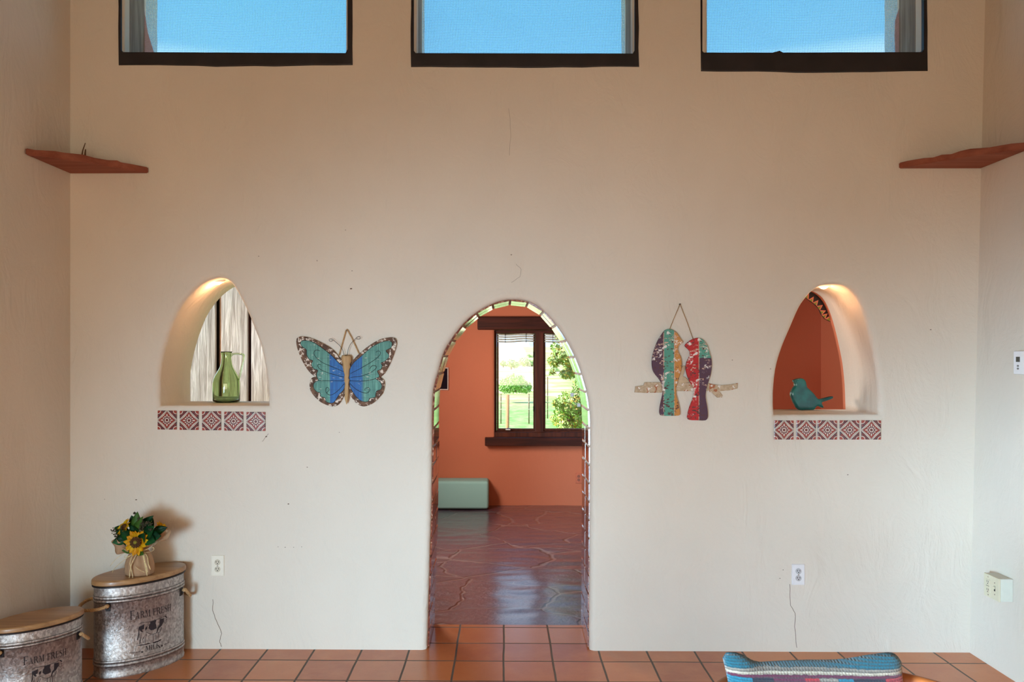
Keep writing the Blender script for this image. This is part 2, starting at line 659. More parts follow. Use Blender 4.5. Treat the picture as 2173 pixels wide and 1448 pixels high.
crack([(452, 1272), (452, 1295), (459, 1318), (471, 1345), (466, 1360), (470, 1373)], 0.0015)
crack([(1676, 1240), (1677, 1285), (1688, 1302), (1686, 1330), (1691, 1375)], 0.0014)
crack([(556, 938), (566, 926), (570, 921)], 0.001)
crack([(1080, 230), (1084, 280), (1081, 330)], 0.0005)
crack([(1095, 560), (1106, 572), (1103, 588), (1085, 600)], 0.0007)
for (px, py, r) in [(549, 544, 2.0), (747, 575, 2.0), (745, 613, 4), (565, 927, 3.4), (612, 1070, 3), (652, 992, 2.2), (1799, 1008, 2.5),
                    (1085, 541, 2.6), (289, 1061, 3.2), (222, 1060, 1.6), (1975, 700, 2.6), (720, 918, 1.6), (1000, 140, 1.5), (1655, 1228, 2), (1662, 1210, 2), (640, 1161, 1.6),
                    (605, 1162, 2.0), (623, 1162, 1.6), (590, 1161, 1.6)]:
    p = at(px, py, 0)
    put('scuff_mark', ball(bmesh.new(), p, r / 375 * 0.5, 1, (1.5, 0.2, 0.7)), M_NAIL, wall)

# side walls, floor, ceiling, solid rear wall; the daylight opening is in the left wall
bm = bmesh.new()
z0, z1 = -0.1, 4.7
xa, xb = 2.600 - 0.0024, 2.712
v = [bm.verts.new(c) for c in [(xa, 0.02, z0), (xb, 0.02, z1), (xb, -7, z1), (xa, -7, z0), (xa + 0.4, 0.02, z0), (xb + 0.4, 0.02, z1), (xb + 0.4, -7, z1), (xa + 0.4, -7, z0)]]
for q in ((0, 1, 2, 3), (7, 6, 5, 4), (0, 4, 5, 1), (1, 5, 6, 2), (2, 6, 7, 3), (3, 7, 4, 0)): bm.faces.new([v[i] for i in q])
bmesh.ops.recalc_face_normals(bm, faces=bm.faces)
tag(put('wall_right', bm, M_WALL2, origin=(0, 0, 0)), kind='structure')
XRW = lambda z: xa + (xb - xa) * (z - z0) / (z1 - z0)
LOP = (-6.3, -4.75, 0.1, 1.75)
bm = slab([[(-7, -0.1), (0.02, -0.1), (0.02, 4.7), (-7, 4.7)], [(LOP[0], LOP[2]), (LOP[1], LOP[2]), (LOP[1], LOP[3]), (LOP[0], LOP[3])]], -XL, -XL + 0.4, 0.01, 2)
bmesh.ops.rotate(bm, cent=(0, 0, 0), matrix=Matrix.Rotation(PI / 2, 3, 'Z'), verts=bm.verts)
tag(put('wall_left', bm, M_WALL2, origin=(0, 0, 0)), kind='structure')
tag(put('floor', B(XL - 0.4, XR + 0.4, -7, 0.425, -0.1, 0), M_TILE, origin=(0, 0, 0)), kind='structure')
tag(put('ceiling', B(XL - 0.4, XR + 0.5, -7.3, 0.5, 4.7, 4.85), M_CEIL, origin=(0, 0, 0)), kind='structure')
tag(put('wall_rear', B(XL - 0.4, XR + 0.4, -7.3, -7.0, -0.1, 4.7), M_WALL2, origin=(0, 0, 0)), kind='structure')

# ------------------------------------------------------------------ upper windows
for i, w in enumerate(WIN):
    root = thing('window_%d' % (i + 1), None, None, (sum(w['hole'][:2]) / 2, 0.2, w['hole'][2]))
    tag(root, kind='structure')
    l, r_, b = w['o']
    il, ir, ib = w['i']
    def wavy(a, bb, n, amp):
        return [(a[0] + (bb[0] - a[0]) * k / n + random.uniform(-1, 1) * amp * (0.3 if abs(bb[0] - a[0]) > abs(bb[1] - a[1]) else 1),
                 a[1] + (bb[1] - a[1]) * k / n + random.uniform(-1, 1) * amp) for k in range(n)]
    dz = {0: 3, 1: 1, 2: 3}[i]
    ol = wavy((l, -150), (l + 1, b), 7, 1.0) + wavy((l + 1, b), ((l + r_) / 2, b + dz + 1), 6, 0.9) + wavy(((l + r_) / 2, b + dz + 1), (r_, b), 6, 0.9) + wavy((r_, b), (r_ - 2, -150), 7, 0.8) + [(r_ - 2, -150)]
    inn = [(il, -150), (il, ib - 5), (il + 4, ib), (ir - 4, ib + (1 if i else 2)), (ir, ib - 6), (ir, -150)]
    if i == 2: inn = [(il, -150), (il, ib - 2), (il + 3, ib + 1), (1640, ib + 1), (1655, ib - 3), (1662, ib + 1), (ir - 4, ib), (ir, ib - 6), (ir, -150)]
    # one U-shaped outline: down the left, along the bottom, up the right, back along the opening
    OL = [axz(px, py, -0.006) for px, py in ol + inn[::-1]]
    put('membrane_surround', slab([OL], -0.007, 0.06, 0.006, 3), M_BLACK, root)
    x0, x1, zb = w['hole']
    if w['post'][0]:
        xp = at({0: 272, 1: 881}[i], 60, 0.08).x
        put('jamb_post', B(x0 + 0.002, xp, 0.08, 0.27, zb + 0.002, HTOP - 0.03, 0.004), M_JAMB, root)
    if w['post'][1]:
        xp = at({1: 1345, 2: 1952}[i], 60, 0.08).x
        put('jamb_post', B(xp, x1 - 0.002, 0.08, 0.27, zb + 0.002, HTOP - 0.03, 0.004), M_JAMB, root)
    # shade cloth stretched across, with a slack fold
    bm = bmesh.new()
    nx, nz = 40, 24
    g = [[bm.verts.new((x0 + 0.003 + (x1 - x0 - 0.006) * a / nx,
                        0.285 + 0.012 * math.sin(a * 0.35 + c * 0.5 + i * 2) * math.exp(-((a - 8 - c * 0.6) / 9.0) ** 2),
                        zb + 0.003 + (HTOP - 0.02 - zb) * c / nz)) for c in range(nz + 1)] for a in range(nx + 1)]
    for a in range(nx):
        for c in range(nz):
            f = bm.faces.new((g[a][c], g[a + 1][c], g[a + 1][c + 1], g[a][c + 1])); f.smooth = True
    put('shade_cloth', bm, M_CLOTH, root)
    put('glass_pane', B(x0 + 0.002, x1 - 0.002, 0.33, 0.336, zb + 0.002, HTOP - 0.002), M_PANE, root)
    if i == 0:
        fl = [(302, -170), (304, 0), (308, 30), (314, 70), (327, 112), (330, 135), (295, 135), (295, -170)]
    elif i == 2:
        fl = [(1925, -170), (1918, 0), (1907, 18), (1899, 45), (1898, 75), (1900, 135), (1930, 135), (1932, -170)]
    else: fl = None
    if fl: put('cloth_flap', slab([[axz(px, py, 0.275) for px, py in fl]], 0.272, 0.276, 0.001, 1), M_FLAP, root)

# ------------------------------------------------------------------ doorway tile lining
def door_tile_mat():
    m = Mat('glazed_brown_tile', 0.2)
    x, y, z = m.xyz()
    n = m.noise(30, 4, 0.6, dist=1.5)
    n2 = m.noise(3.2, 1)
    rib = ((y * 34).fr() - 0.5).abs() * 2
    c = m.ramp(n, [(0.3, C(70, 40, 44)), (0.45, C(112, 56, 48)), (0.58, C(150, 84, 66)), (0.66, C(206, 180, 158)), (0.8, C(90, 48, 46))])
    c = m.mix(m.step(rib, 0.72, 0.9) * 0.7, c, C(60, 36, 36))
    m.set('Base Color', c)
    m.bump(rib * 0.9 + n * 0.12, 0.35, 0.004)
    m.set('Coat Weight', 1.0)
    m.set('Coat Roughness', 0.06)
    return m.mat


path = [Vector((x, 0, z)) for x, z in DOORC if z >= 0]
S = [0.0]
for a, b in zip(path, path[1:]): S.append(S[-1] + (b - a).length)


def on_path(s):
    s = min(max(s, 0), S[-1])
    for k in range(len(S) - 1):
        if s <= S[k + 1]:
            return path[k].lerp(path[k + 1], (s - S[k]) / max(1e-9, S[k + 1] - S[k]))
    return path[-1].copy()


bm = bmesh.new()
nt_ = int(round(S[-1] / 0.103))
pit = S[-1] / nt_
for k in range(nt_):
    a, b = on_path(k * pit + 0.005), on_path((k + 1) * pit - 0.005)
    t = (b - a).normalized()
    inw = Vector((t.z, 0, -t.x))          # towards the opening
    for j in range(2):
        ya, yb = 0.034 + j * 0.2, 0.034 + j * 0.2 + 0.19
        ya += random.uniform(-.003, .003)
        lo, hi = -0.006, 0.007 + random.uniform(-.0015, .002)
        q = bmesh.new()
        c = [a + inw * lo, b + inw * lo, b + inw * hi - t * 0.003, a + inw * hi + t * 0.003]
        vs = [q.verts.new((p.x, ya + (0.003 if n_ > 1 else 0), p.z)) for n_, p in enumerate(c)] + [q.verts.new((p.x, yb - (0.003 if n_ > 1 else 0), p.z)) for n_, p in enumerate(c)]
        for f in ((0, 1, 2, 3), (7, 6, 5, 4), (0, 4, 5, 1), (1, 5, 6, 2), (2, 6, 7, 3), (3, 7, 4, 0)): q.faces.new([vs[i] for i in f])
        bmesh.ops.recalc_face_normals(q, faces=q.faces)
        join(bm, q)
tag(put('trim_1', bm, door_tile_mat(), origin=(0, 0, 0)), kind='structure')

# zigzag border hugging the den side of the right niche
zz_in = [(1703, 628), (1717, 638), (1727, 645), (1737, 655), (1742, 667), (1750, 677), (1762, 683)]
zz_out = [(1790, 690), (1776, 655), (1757, 634), (1740, 622), (1725, 618), (1712, 616)]
M_ZB = plain('black_glaze', C(30, 24, 26), 0.3)
M_ZR = plain('coral_glaze', C(214, 120, 92), 0.4)
M_ZG = plain('olive_glaze', C(128, 140, 50), 0.4)
zin = [axz(px, py, 0.49) for px, py in zz_in]
bm = slab([zin + [axz(px, py, 0.49) for px, py in zz_out]], 0.484, 0.5, 0.001, 1)
zc = catmull([(x, 0, z) for x, z in zin], 6, closed=False)
n = 7
for k in range(n):
    def q(u): return zc[min(len(zc) - 1, int(u * (len(zc) - 1)))]
    a, b = q(k / n), q((k + 1) / n)
    mid = (a + b) / 2
    t = (b - a).normalized(); nn = Vector((-t.z, 0, t.x))
    if nn.z < 0: nn = -nn
    for (s, dep, mi) in ((1.0, 0.481, 1), (0.55, 0.479, 2)):
        hh = 0.034 * s
        tri = [mid + (a - mid) * s, mid + (b - mid) * s, mid + nn * hh]
        vv = [bm.verts.new((p.x, dep, p.z)) for p in tri] + [bm.verts.new((p.x, 0.4845, p.z)) for p in tri]
        for f in ((0, 1, 2), (5, 4, 3), (0, 3, 4, 1), (1, 4, 5, 2), (2, 5, 3, 0)):
            ff = bm.faces.new([vv[i] for i in f]); ff.material_index = mi
tag(put('trim_2', bm, [M_ZB, M_ZR, M_ZG], origin=(0, 0, 0)), kind='structure')

# ------------------------------------------------------------------ patterned wall tiles
def talavera():
    m = Mat('painted_talavera_tile', 0.25)
    x, y, z = m.xyz()
    h = 0.0535
    n = m.noise(45, 3) * 0.05 - 0.025
    u, v = (x / h).abs() + n, (z / h).abs() + n
    d = u + v
    U, V = u.mn(v), u.mx(v)
    r = m.math('SQRT', u * u + v * v)
    W = C(226, 210, 196); NV = C(48, 40, 56); RD = C(152, 54, 42); DR = C(100, 38, 40)
    cu, cv = 1.0 - u, 1.0 - v
    k = m.math('SQRT', cu * cu + cv * cv)
    c = m.mix(m.noise(120, 2) > 0.52, DR, NV)
    c = m.mix((d > 1.12) * (k < 0.62) * (m.noise(170, 1) > 0.55), c, RD)
    c = m.mix((k < 0.37) + 0.0, c, W)
    c = m.mix(k < 0.30, c, RD)
    c = m.mix(d < 1.12, c, W)
    c = m.mix(d < 1.02, c, NV)
    c = m.mix(d < 0.97, c, W)
    wav = d + U * 0.25
    c = m.mix(wav < 0.93, c, NV)
    c = m.mix(wav < 0.88, c, RD)
    def ell(uu, vv, a, b):
        return m.math('SQRT', ((U - uu) / a) * ((U - uu) / a) + ((V - vv) / b) * ((V - vv) / b))
    for e in (ell(0, 0.46, 0.085, 0.19), ell(0.2, 0.34, 0.09, 0.115)): c = m.mix(e < 1, c, NV)
    c = m.mix(r < 0.27, c, NV)
    for e in (ell(0, 0.49, 0.06, 0.15), ell(0.2, 0.35, 0.06, 0.085)): c = m.mix(e < 1, c, W)
    c = m.mix(r < 0.235, c, W)
    c = m.mix(r < 0.15, c, DR)
    c = m.mix(r < 0.05, c, RD)
    m.set('Base Color', c)
    m.set('Coat Weight', 0.35); m.set('Coat Roughness', 0.1)
    return m.mat


M_TAL = talavera()
tile_bm = B(-0.0535, 0.0535, -0.006, 0.003, -0.0535, 0.0535, 0.002, 2)
ORD = ['leftmost', 'second from left', 'middle', 'fourth from left', 'rightmost']
first = None
for (xs, py0, py1, side) in (((336, 382.5, 430, 477, 524), (872, 875), (912, 913), 'left'), ((1643, 1690, 1735, 1782, 1828), (893, 893), (932, 932), 'right')):
    for k, px in enumerate(xs):
        yy = py0[0] + (py0[1] - py0[0]) * k / 4
        c = at(px + 19.7, yy + 19.7, 0)
        if first is None:
            first = put('patterned_tile', tile_bm, M_TAL, origin=(0, 0, 0)); o = first
        else:
            o = first.copy(); COL.objects.link(o)
        o.location = (c.x, -0.003, c.z)
        o.rotation_euler = (0, random.uniform(-.012, .012) + (PI / 2) * (k % 4), 0)
        nb = 'below the green jug niche' if side == 'left' else 'below the turquoise bird niche'
        tag(o, '%s of five red patterned tiles %s' % (ORD[k], nb), 'tile', 'patterned tiles under the %s niche' % side)

# ------------------------------------------------------------------ recessed niche lamps
def emit(name, col, strength):
    m = Mat(name)
    m.set('Base Color', (0.8, 0.8, 0.8, 1)); m.set('Emission Color', col); m.set('Emission Strength', strength)
    return m.mat


M_BULB = emit('warm_bulb', (1, 0.72, 0.35, 1), 6)
for (px, py, nm, lb) in ((462, 594, 'L', 'small recessed warm lamp in the top of the niche above the green jug'),
                         (1748, 606, 'R', 'small recessed warm lamp in the top of the niche above the turquoise bird')):
    p = at(px, py, 0.13)
    outline = NL if nm == 'L' else NR
    # underside of the niche roof at this x
    zt = 0
    for a, b in zip(outline, outline[1:]):
        if min(a[0], b[0]) <= p.x <= max(a[0], b[0]) and abs(b[0] - a[0]) > 1e-6:
            zt = max(zt, a[1] + (b[1] - a[1]) * (p.x - a[0]) / (b[0] - a[0]))
    root = thing('niche_lamp', lb, 'lamp', (p.x, 0.13, zt), 'recessed lamps in the niches')
    put('bulb', ball(bmesh.new(), (p.x, 0.13, zt + 0.004), 0.026, 3, (1, 1, 0.8)), M_BULB, root)
    put('lamp_ring', lathe(bmesh.new(), [(0.028, 0.0), (0.036, -0.004), (0.036, 0.02), (0.028, 0.02)], (p.x, 0.13, zt), 24, cap=False), M_WHITEP, root)
    ld = bpy.data.lights.new('niche_light', 'POINT')
    ld.energy = 1.4
    ld.color = (1, 0.50, 0.24)
    ld.shadow_soft_size = 0.02
    lo = bpy.data.objects.new('niche_light', ld)
    lo.location = (p.x, 0.13, zt - 0.045)
    COL.objects.link(lo)

# ------------------------------------------------------------------ corner stone shelves
def shelf(corner, pmain, pside, thick, label, sgn):
    n = 14
    bm = bmesh.new()
    top, bot = [], []
    ring = [Vector(corner)]
    for k in range(n + 1):
        t = k / n
        p = Vector(pmain).lerp(Vector(pside), t)
        nrm = (Vector(pside) - Vector(pmain)).normalized()
        out = Vector((nrm.y, -nrm.x, 0)) if sgn > 0 else Vector((-nrm.y, nrm.x, 0))
        p += out * (0.035 * math.sin(PI * t) + random.uniform(-.006, .006))
        ring.append(p)
    for p in ring:
        j = random.uniform(-.004, .004)
        bot.append(bm.verts.new((p.x, p.y, p.z)))
        top.append(bm.verts.new((p.x, p.y, p.z + thick + j)))
    m = len(ring)
    bm.faces.new(top); bm.faces.new(list(reversed(bot)))
    for k in range(m): bm.faces.new((bot[k], bot[(k + 1) % m], top[(k + 1) % m], top[k]))
    bmesh.ops.recalc_face_normals(bm, faces=bm.faces)
    bmesh.ops.bevel(bm, geom=list(bm.edges), offset=0.004, segments=2, affect='EDGES')
    return tag(put('corner_shelf', bm, M_SHELF), label, 'shelf', 'sandstone corner shelves')


z = at(150, 369, 0).z
shelf((XL + 0.003, -0.004, z), (at(316, 362, 0).x, -0.004, z), (XL + 0.003, -0.43, z), 0.034, 'red sandstone corner shelf with a dried twig on it', -1)
ztw = z + 0.034
z = at(2080, 358, 0).z
xr = XRW(z) - 0.004
shelf((xr, -0.004, z), (at(1906, 356, 0).x, -0.004, z), (xr, -0.44, z), 0.034, 'red sandstone corner shelf with an empty top', 1)
bm = bmesh.new()
b0 = at(178, 335, -0.12)
b0.z = ztw + 0.003
tube(bm, [b0 + Vector((-.02, 0, 0)), b0 + Vector((0, 0, 0.0)), b0 + Vector((.012, 0, .0))], 0.006, 6)
tube(bm, [b0 + Vector((-.012, 0, 0)), b0 + Vector((-.012, 0, .03)), b0 + Vector((-.006, 0, .065)), b0 + Vector((.008, 0, .105))], 0.0055, 6, taper=lambda t: 1 - .6 * t)
tube(bm, [b0 + Vector((.006, 0, 0)), b0 + Vector((.006, 0, .03)), b0 + Vector((.009, 0, .07))], 0.007, 6, taper=lambda t: 1 - .5 * t)
tag(put('dried_twig', bm, plain('twig_bark', C(112, 82, 58), 0.9)), 'small forked dried twig standing on the sandstone shelf', 'twig')
# ------------------------------------------------------------------ butterfly wall art
def zoomer(sc, ox, oy, y):
    return lambda p: axz(ox + p[0] / sc, oy + p[1] / sc, y)


def smooth2(pl, f, n=3, closed=True):
    return [(p.x, p.y) for p in catmull([(*f(q), 0) for q in pl], n, closed)]


def line3(pl, f, y, n=4):
    return [Vector((p.x, y, p.y)) for p in catmull([(*f(q), 0) for q in pl], n, False)]


def chipped_border():
    m = Mat('chipped_brown_border', 0.75)
    n = m.noise(58, 4, 0.65)
    n2 = m.noise(30, 3)
    c = m.mix(m.step(n2, .4, .6), C(84, 58, 44), C(122, 88, 66))
    c = m.mix(m.step(n, 0.54, 0.58), c, C(226, 214, 200))
    m.set('Base Color', c); m.bump(n, 0.3, 0.003)
    return m.mat


def teal_panel(cx):
    m = Mat('teal_and_blue_boards', 0.6)
    x, y, z = m.xyz(m.node('ShaderNodeNewGeometry').outputs['Position'])
    st = m.noise(1, 4, 0.6, vec=m.mapv((160, 160, 6)))
    n = m.noise(14, 3)
    base = m.mix(m.step(st, 0.35, 0.7), C(66, 122, 112), C(104, 164, 148))
    dist = (x - cx).abs() + (st - 0.5) * 0.035
    c = m.mix(m.step(dist, 0.096, 0.086), base, m.mix(m.step(st, .3, .7), C(10, 80, 152), C(24, 110, 180)))
    seam = ((z * 22.5).fr() < 0.03)
    c = m.mix(seam * 0.6, c, C(40, 66, 66))
    sc = m.noise(1, 4, 0.7, vec=m.mapv((22, 22, 120), rot=(0, 0.35, 0)))
    c = m.mix(m.step(sc, 0.60, 0.64) * m.step(n, .5, .58), c, C(232, 230, 216))
    m.set('Base Color', c); m.bump(st, 0.25, 0.003)
    return m.mat


f = zoomer(6.58, 600, 670, -0.02)
bc = at(600 + 895 / 6.58, 670 + 900 / 6.58, 0)
root = thing('butterfly_wall_art', 'wooden butterfly with teal and blue wings hanging by a jute cord', 'wall art', (bc.x, 0, at(735, 865, 0).z))
LW = [(840, 655), (770, 560), (700, 480), (600, 410), (480, 350), (380, 310), (290, 292), (230, 295), (195, 320), (187, 370), (200, 450), (235, 550), (275, 640),
      (320, 720), (365, 780), (410, 825), (450, 850), (415, 865), (385, 900), (373, 960), (380, 1030), (410, 1090), (460, 1150), (530, 1210), (600, 1245),
      (660, 1265), (710, 1272), (760, 1255), (800, 1215), (830, 1160), (862, 1100), (876, 1000), (876, 900), (876, 780)]
LI = [(835, 705), (770, 650), (700, 575), (600, 490), (500, 420), (420, 370), (340, 350), (280, 352), (248, 375), (260, 420), (290, 450), (330, 480), (335, 550),
      (370, 610), (420, 630), (400, 680), (430, 740), (490, 765), (470, 820), (490, 890), (500, 905), (450, 930), (428, 970), (440, 1030), (480, 1065), (520, 1080),
      (530, 1130), (590, 1150), (605, 1200), (650, 1220), (700, 1220), (740, 1180), (790, 1100), (855, 1030), (868, 940), (868, 800)]
RW = [(945, 680), (1000, 600), (1060, 540), (1150, 460), (1250, 390), (1350, 335), (1450, 310), (1530, 305), (1575, 325), (1590, 370), (1580, 440), (1545, 550),
      (1500, 660), (1450, 760), (1400, 830), (1365, 860), (1400, 890), (1420, 940), (1415, 1010), (1390, 1090), (1340, 1150), (1280, 1210), (1210, 1250),
      (1140, 1270), (1080, 1258), (1010, 1210), (965, 1150), (935, 1090), (920, 1000), (920, 900), (920, 780)]
RI = [(945, 720), (1000, 650), (1070, 590), (1160, 510), (1260, 430), (1370, 375), (1460, 355), (1510, 365), (1525, 390), (1510, 450), (1440, 490), (1480, 545),
      (1475, 590), (1420, 640), (1370, 665), (1390, 700), (1370, 750), (1320, 775), (1345, 830), (1340, 860), (1295, 880), (1350, 920), (1380, 970), (1370, 1030),
      (1310, 1055), (1295, 1110), (1290, 1140), (1210, 1160), (1195, 1195), (1150, 1205), (1090, 1190), (1030, 1140), (980, 1070), (940, 1000), (928, 900), (928, 780)]
LS = [[(855, 785), (700, 720), (560, 660), (470, 590), (435, 530), (450, 490), (490, 482), (515, 495)], [(850, 860), (650, 805), (530, 755), (490, 710), (500, 680), (530, 690)],
      [(860, 912), (500, 910)], [(860, 950), (780, 1040), (700, 1100), (640, 1105), (600, 1060), (605, 1015), (630, 1005), (645, 1040), (610, 1085)]]
RS = [[(945, 810), (1100, 730), (1250, 640), (1340, 570), (1365, 520), (1340, 495), (1300, 510)], [(945, 865), (1100, 845), (1220, 800), (1300, 740), (1300, 705), (1250, 700), (1215, 745)],
      [(935, 912), (1120, 915), (1230, 900), (1300, 880)], [(940, 950), (1010, 1020), (1100, 1070), (1180, 1080), (1215, 1040), (1195, 1008), (1150, 1020), (1150, 1050)]]
MB_, MP_ = chipped_border(), teal_panel(bc.x)
for ow, iw, ws in ((LW, LI, LS), (RW, RI, RS)):
    wing = put('wing', slab([smooth2(ow, f, 3)], -0.022, -0.006, 0.004, 2), MB_, root)
    put('painted_panel', slab([smooth2(iw, f, 3)], -0.0245, -0.0215, 0.0008, 1), MP_, wing)
    bm = bmesh.new()
    fw = zoomer(6.58, 600, 670, -0.0255)
    tube(bm, line3(iw, fw, -0.0255, 3), 0.0013, 5, closed=True)
    for s in ws: tube(bm, line3(s, fw, -0.0255, 4), 0.0014, 5)
    put('scroll_wire', bm, M_WIRE, wing)
# carved body
prof = [(560, 855, 935), (552, 835, 945), (580, 822, 966), (640, 828, 966), (680, 845, 945), (720, 842, 956), (760, 850, 938), (830, 868, 936), (870, 862, 926),
        (900, 864, 941), (960, 874, 926), (1000, 868, 931), (1160, 870, 920), (1200, 882, 912), (1238, 893, 899)]
bm = bmesh.new()
rings = []
for (yy, a, b) in prof:
    xa_, z_ = f((a, yy)); xb_, _ = f((b, yy))
    cx_, hw = (xa_ + xb_) / 2, (xb_ - xa_) / 2
    rings.append([bm.verts.new((cx_ + hw * math.cos(2 * PI * k / 14), -0.03 + min(hw, .012) * 1.1 * math.sin(2 * PI * k / 14), z_)) for k in range(14)])
for A, Bq in zip(rings, rings[1:]):
    for k in range(14):
        ff = bm.faces.new((A[k], A[(k + 1) % 14], Bq[(k + 1) % 14], Bq[k])); ff.smooth = True
bm.faces.new(rings[0]); bm.faces.new(rings[-1])
bmesh.ops.recalc_face_normals(bm, faces=bm.faces)
put('body', bm, wood('pale_carved_wood', C(170, 134, 92), C(206, 174, 128), 'z', 0.8, 0.6, 0.3), root)
for pl in ([(858, 556), (845, 490), (800, 420), (740, 365), (690, 328), (662, 328), (653, 343), (664, 360), (690, 360), (705, 343)],
           [(905, 556), (920, 470), (950, 400), (1000, 345), (1040, 303), (1068, 293), (1086, 308), (1075, 330), (1045, 328), (1036, 312)]):
    put('antenna', tube(bmesh.new(), line3(pl, f, -0.03, 4), 0.0013, 6), M_WIRE, root)
put('hanging_cord', rope(bmesh.new(), [Vector((*[(q := f(p))[0], -0.012, q[1]],)) for p in [(780, 560), (830, 380), (878, 205), (890, 195), (902, 205), (960, 310), (1060, 530)]], 0.0035, 0.02), M_ROPE, root)
p = f((890, 200))
tag(put('nail', disc_y(bmesh.new(), p[0], p[1] - 0.004, -0.02, 0.01, 0.003, 10), M_IRON), 'small nail holding up the butterfly cord', 'nail')

# ------------------------------------------------------------------ two wooden birds
def chip_paint(name, zones, x_edges, split=None):
    """distressed paint in upright bands; x_edges are world x"""
    m = Mat(name, 0.7)
    x, y, z = m.xyz(m.node('ShaderNodeNewGeometry').outputs['Position'])
    n0 = m.noise(30, 3)
    xx = x + (n0 - 0.5) * 0.006
    c = zones[0]
    for e, zc_ in zip(x_edges, zones[1:]):
        if split is not None and zc_ == 'SPLIT':
            zc_ = m.mix(z + (n0 - .5) * .02 > split[0], split[2], split[1])
        c = m.mix(xx > e, c, zc_)
    seam = 0
    for e in x_edges:
        k = ((x - e).abs() < 0.0022) * (n0 > 0.42)
        c = m.mix(k, c, C(190, 160, 140))
    a = m.noise(1, 4, 0.65, vec=m.mapv((48, 48, 95)))
    b = m.noise(13, 2)
    c = m.mix(m.step(a, 0.56, 0.60), c, m.mix(b > 0.52, C(86, 50, 48), C(204, 170, 150)))
    a2 = m.noise(55, 4, 0.65)
    g = m.noise(16, 1)
    c = m.mix(m.step(a2, 0.50, 0.55) * m.step(g, 0.55, 0.62), c, C(232, 226, 220))
    m.set('Base Color', c); m.bump(a, 0.3, 0.003)
    return m.mat


f = zoomer(4.825, 1320, 620, -0.03)
root = thing('bird_pair_wall_art', 'two distressed wooden birds on a branch hanging by a thin cord', 'wall art', (at(1455, 780, 0).x, 0, at(1455, 893, 0).z))
BL = [(415, 420), (440, 390), (490, 379), (540, 400), (575, 437), (600, 480), (624, 514), (588, 543), (570, 580), (580, 620), (602, 670), (610, 730), (605, 800), (585, 870),
      (565, 930), (552, 1000), (555, 1060), (575, 1130), (590, 1200), (592, 1250), (575, 1266), (490, 1268), (405, 1266), (385, 1245), (384, 1200), (398, 1120), (412, 1060), (415, 1000),
      (400, 930), (370, 880), (330, 830), (310, 780), (305, 710), (315, 640), (340, 560), (370, 490)]
BR = [(643, 550), (680, 508), (730, 480), (785, 470), (830, 490), (870, 540), (895, 620), (915, 690), (918, 770), (905, 850), (880, 930), (860, 1010), (855, 1080), (870, 1170),
      (878, 1240), (875, 1290), (850, 1315), (770, 1314), (690, 1310), (668, 1290), (672, 1250), (690, 1180), (720, 1100), (735, 1030), (725, 980), (695, 920), (665, 850), (652, 780),
      (660, 720), (690, 660), (695, 620), (680, 590)]
P_, T_, O_, R_ = C(82, 52, 70), C(82, 150, 130), C(196, 132, 62), C(184, 34, 36)
mb1 = chip_paint('purple_teal_orange_paint', [P_, T_, O_], [f((425, 0))[0], f((534, 0))[0]])
mb2 = chip_paint('red_teal_purple_paint', [R_, 'SPLIT'], [f((786, 0))[0]], (f((0, 675))[1], T_, P_))
tag(put('bird', slab([smooth2(BL, f, 3)], -0.034, -0.018, 0.003, 2), mb1, root), 'purple, teal and orange striped bird facing right')
tag(put('bird', slab([smooth2(BR, f, 3)], -0.034, -0.018, 0.003, 2), mb2, root), 'red bird with purple wing and teal head facing left')
BRN = [(133, 1030), (140, 968), (225, 957), (235, 925), (400, 927), (570, 930), (740, 932), (880, 932), (930, 945), (1010, 957), (1100, 950), (1193, 935), (1190, 990), (1100, 1010),
       (1000, 1018), (1037, 1062), (1030, 1080), (985, 1084), (930, 1035), (880, 1017), (700, 1017), (560, 1017), (400, 1032), (240, 1036)]


def branch_mat():
    m = Mat('chipped_branch_paint', 0.75)
    a, b = m.noise(45, 3), m.noise(22, 2)
    c = m.mix(m.step(m.noise(60, 3), .3, .7), C(176, 152, 122), C(200, 178, 150))
    c = m.mix(m.step(b, 0.55, 0.58), c, C(168, 102, 66))
    c = m.mix(m.step(a, 0.60, 0.63), c, C(232, 224, 214))
    m.set('Base Color', c)
    return m.mat


put('branch', slab([[f(p) for p in BRN]], -0.017, -0.006, 0.002, 2), branch_mat(), root)
put('leaf', slab([smooth2([(575, 930), (590, 840), (622, 768), (650, 760), (640, 830), (628, 862), (660, 880), (690, 925)], f, 3)], -0.0165, -0.009, 0.0015, 1),
    plain('pale_leaf_paint', C(196, 172, 140), 0.7), root)
put('hanging_cord', tube(bmesh.new(), [Vector((*[(q := f(p))[0], -0.014, q[1]],)) for p in [(488, 395), (540, 265), (597, 128), (603, 128), (670, 300), (735, 485)]], 0.0021, 6), M_JUTE, root)
p = f((600, 122))
tag(put('nail', disc_y(bmesh.new(), p[0], p[1], -0.02, 0.01, 0.0035, 10), M_IRON), 'small nail holding up the cord of the two birds', 'nail')

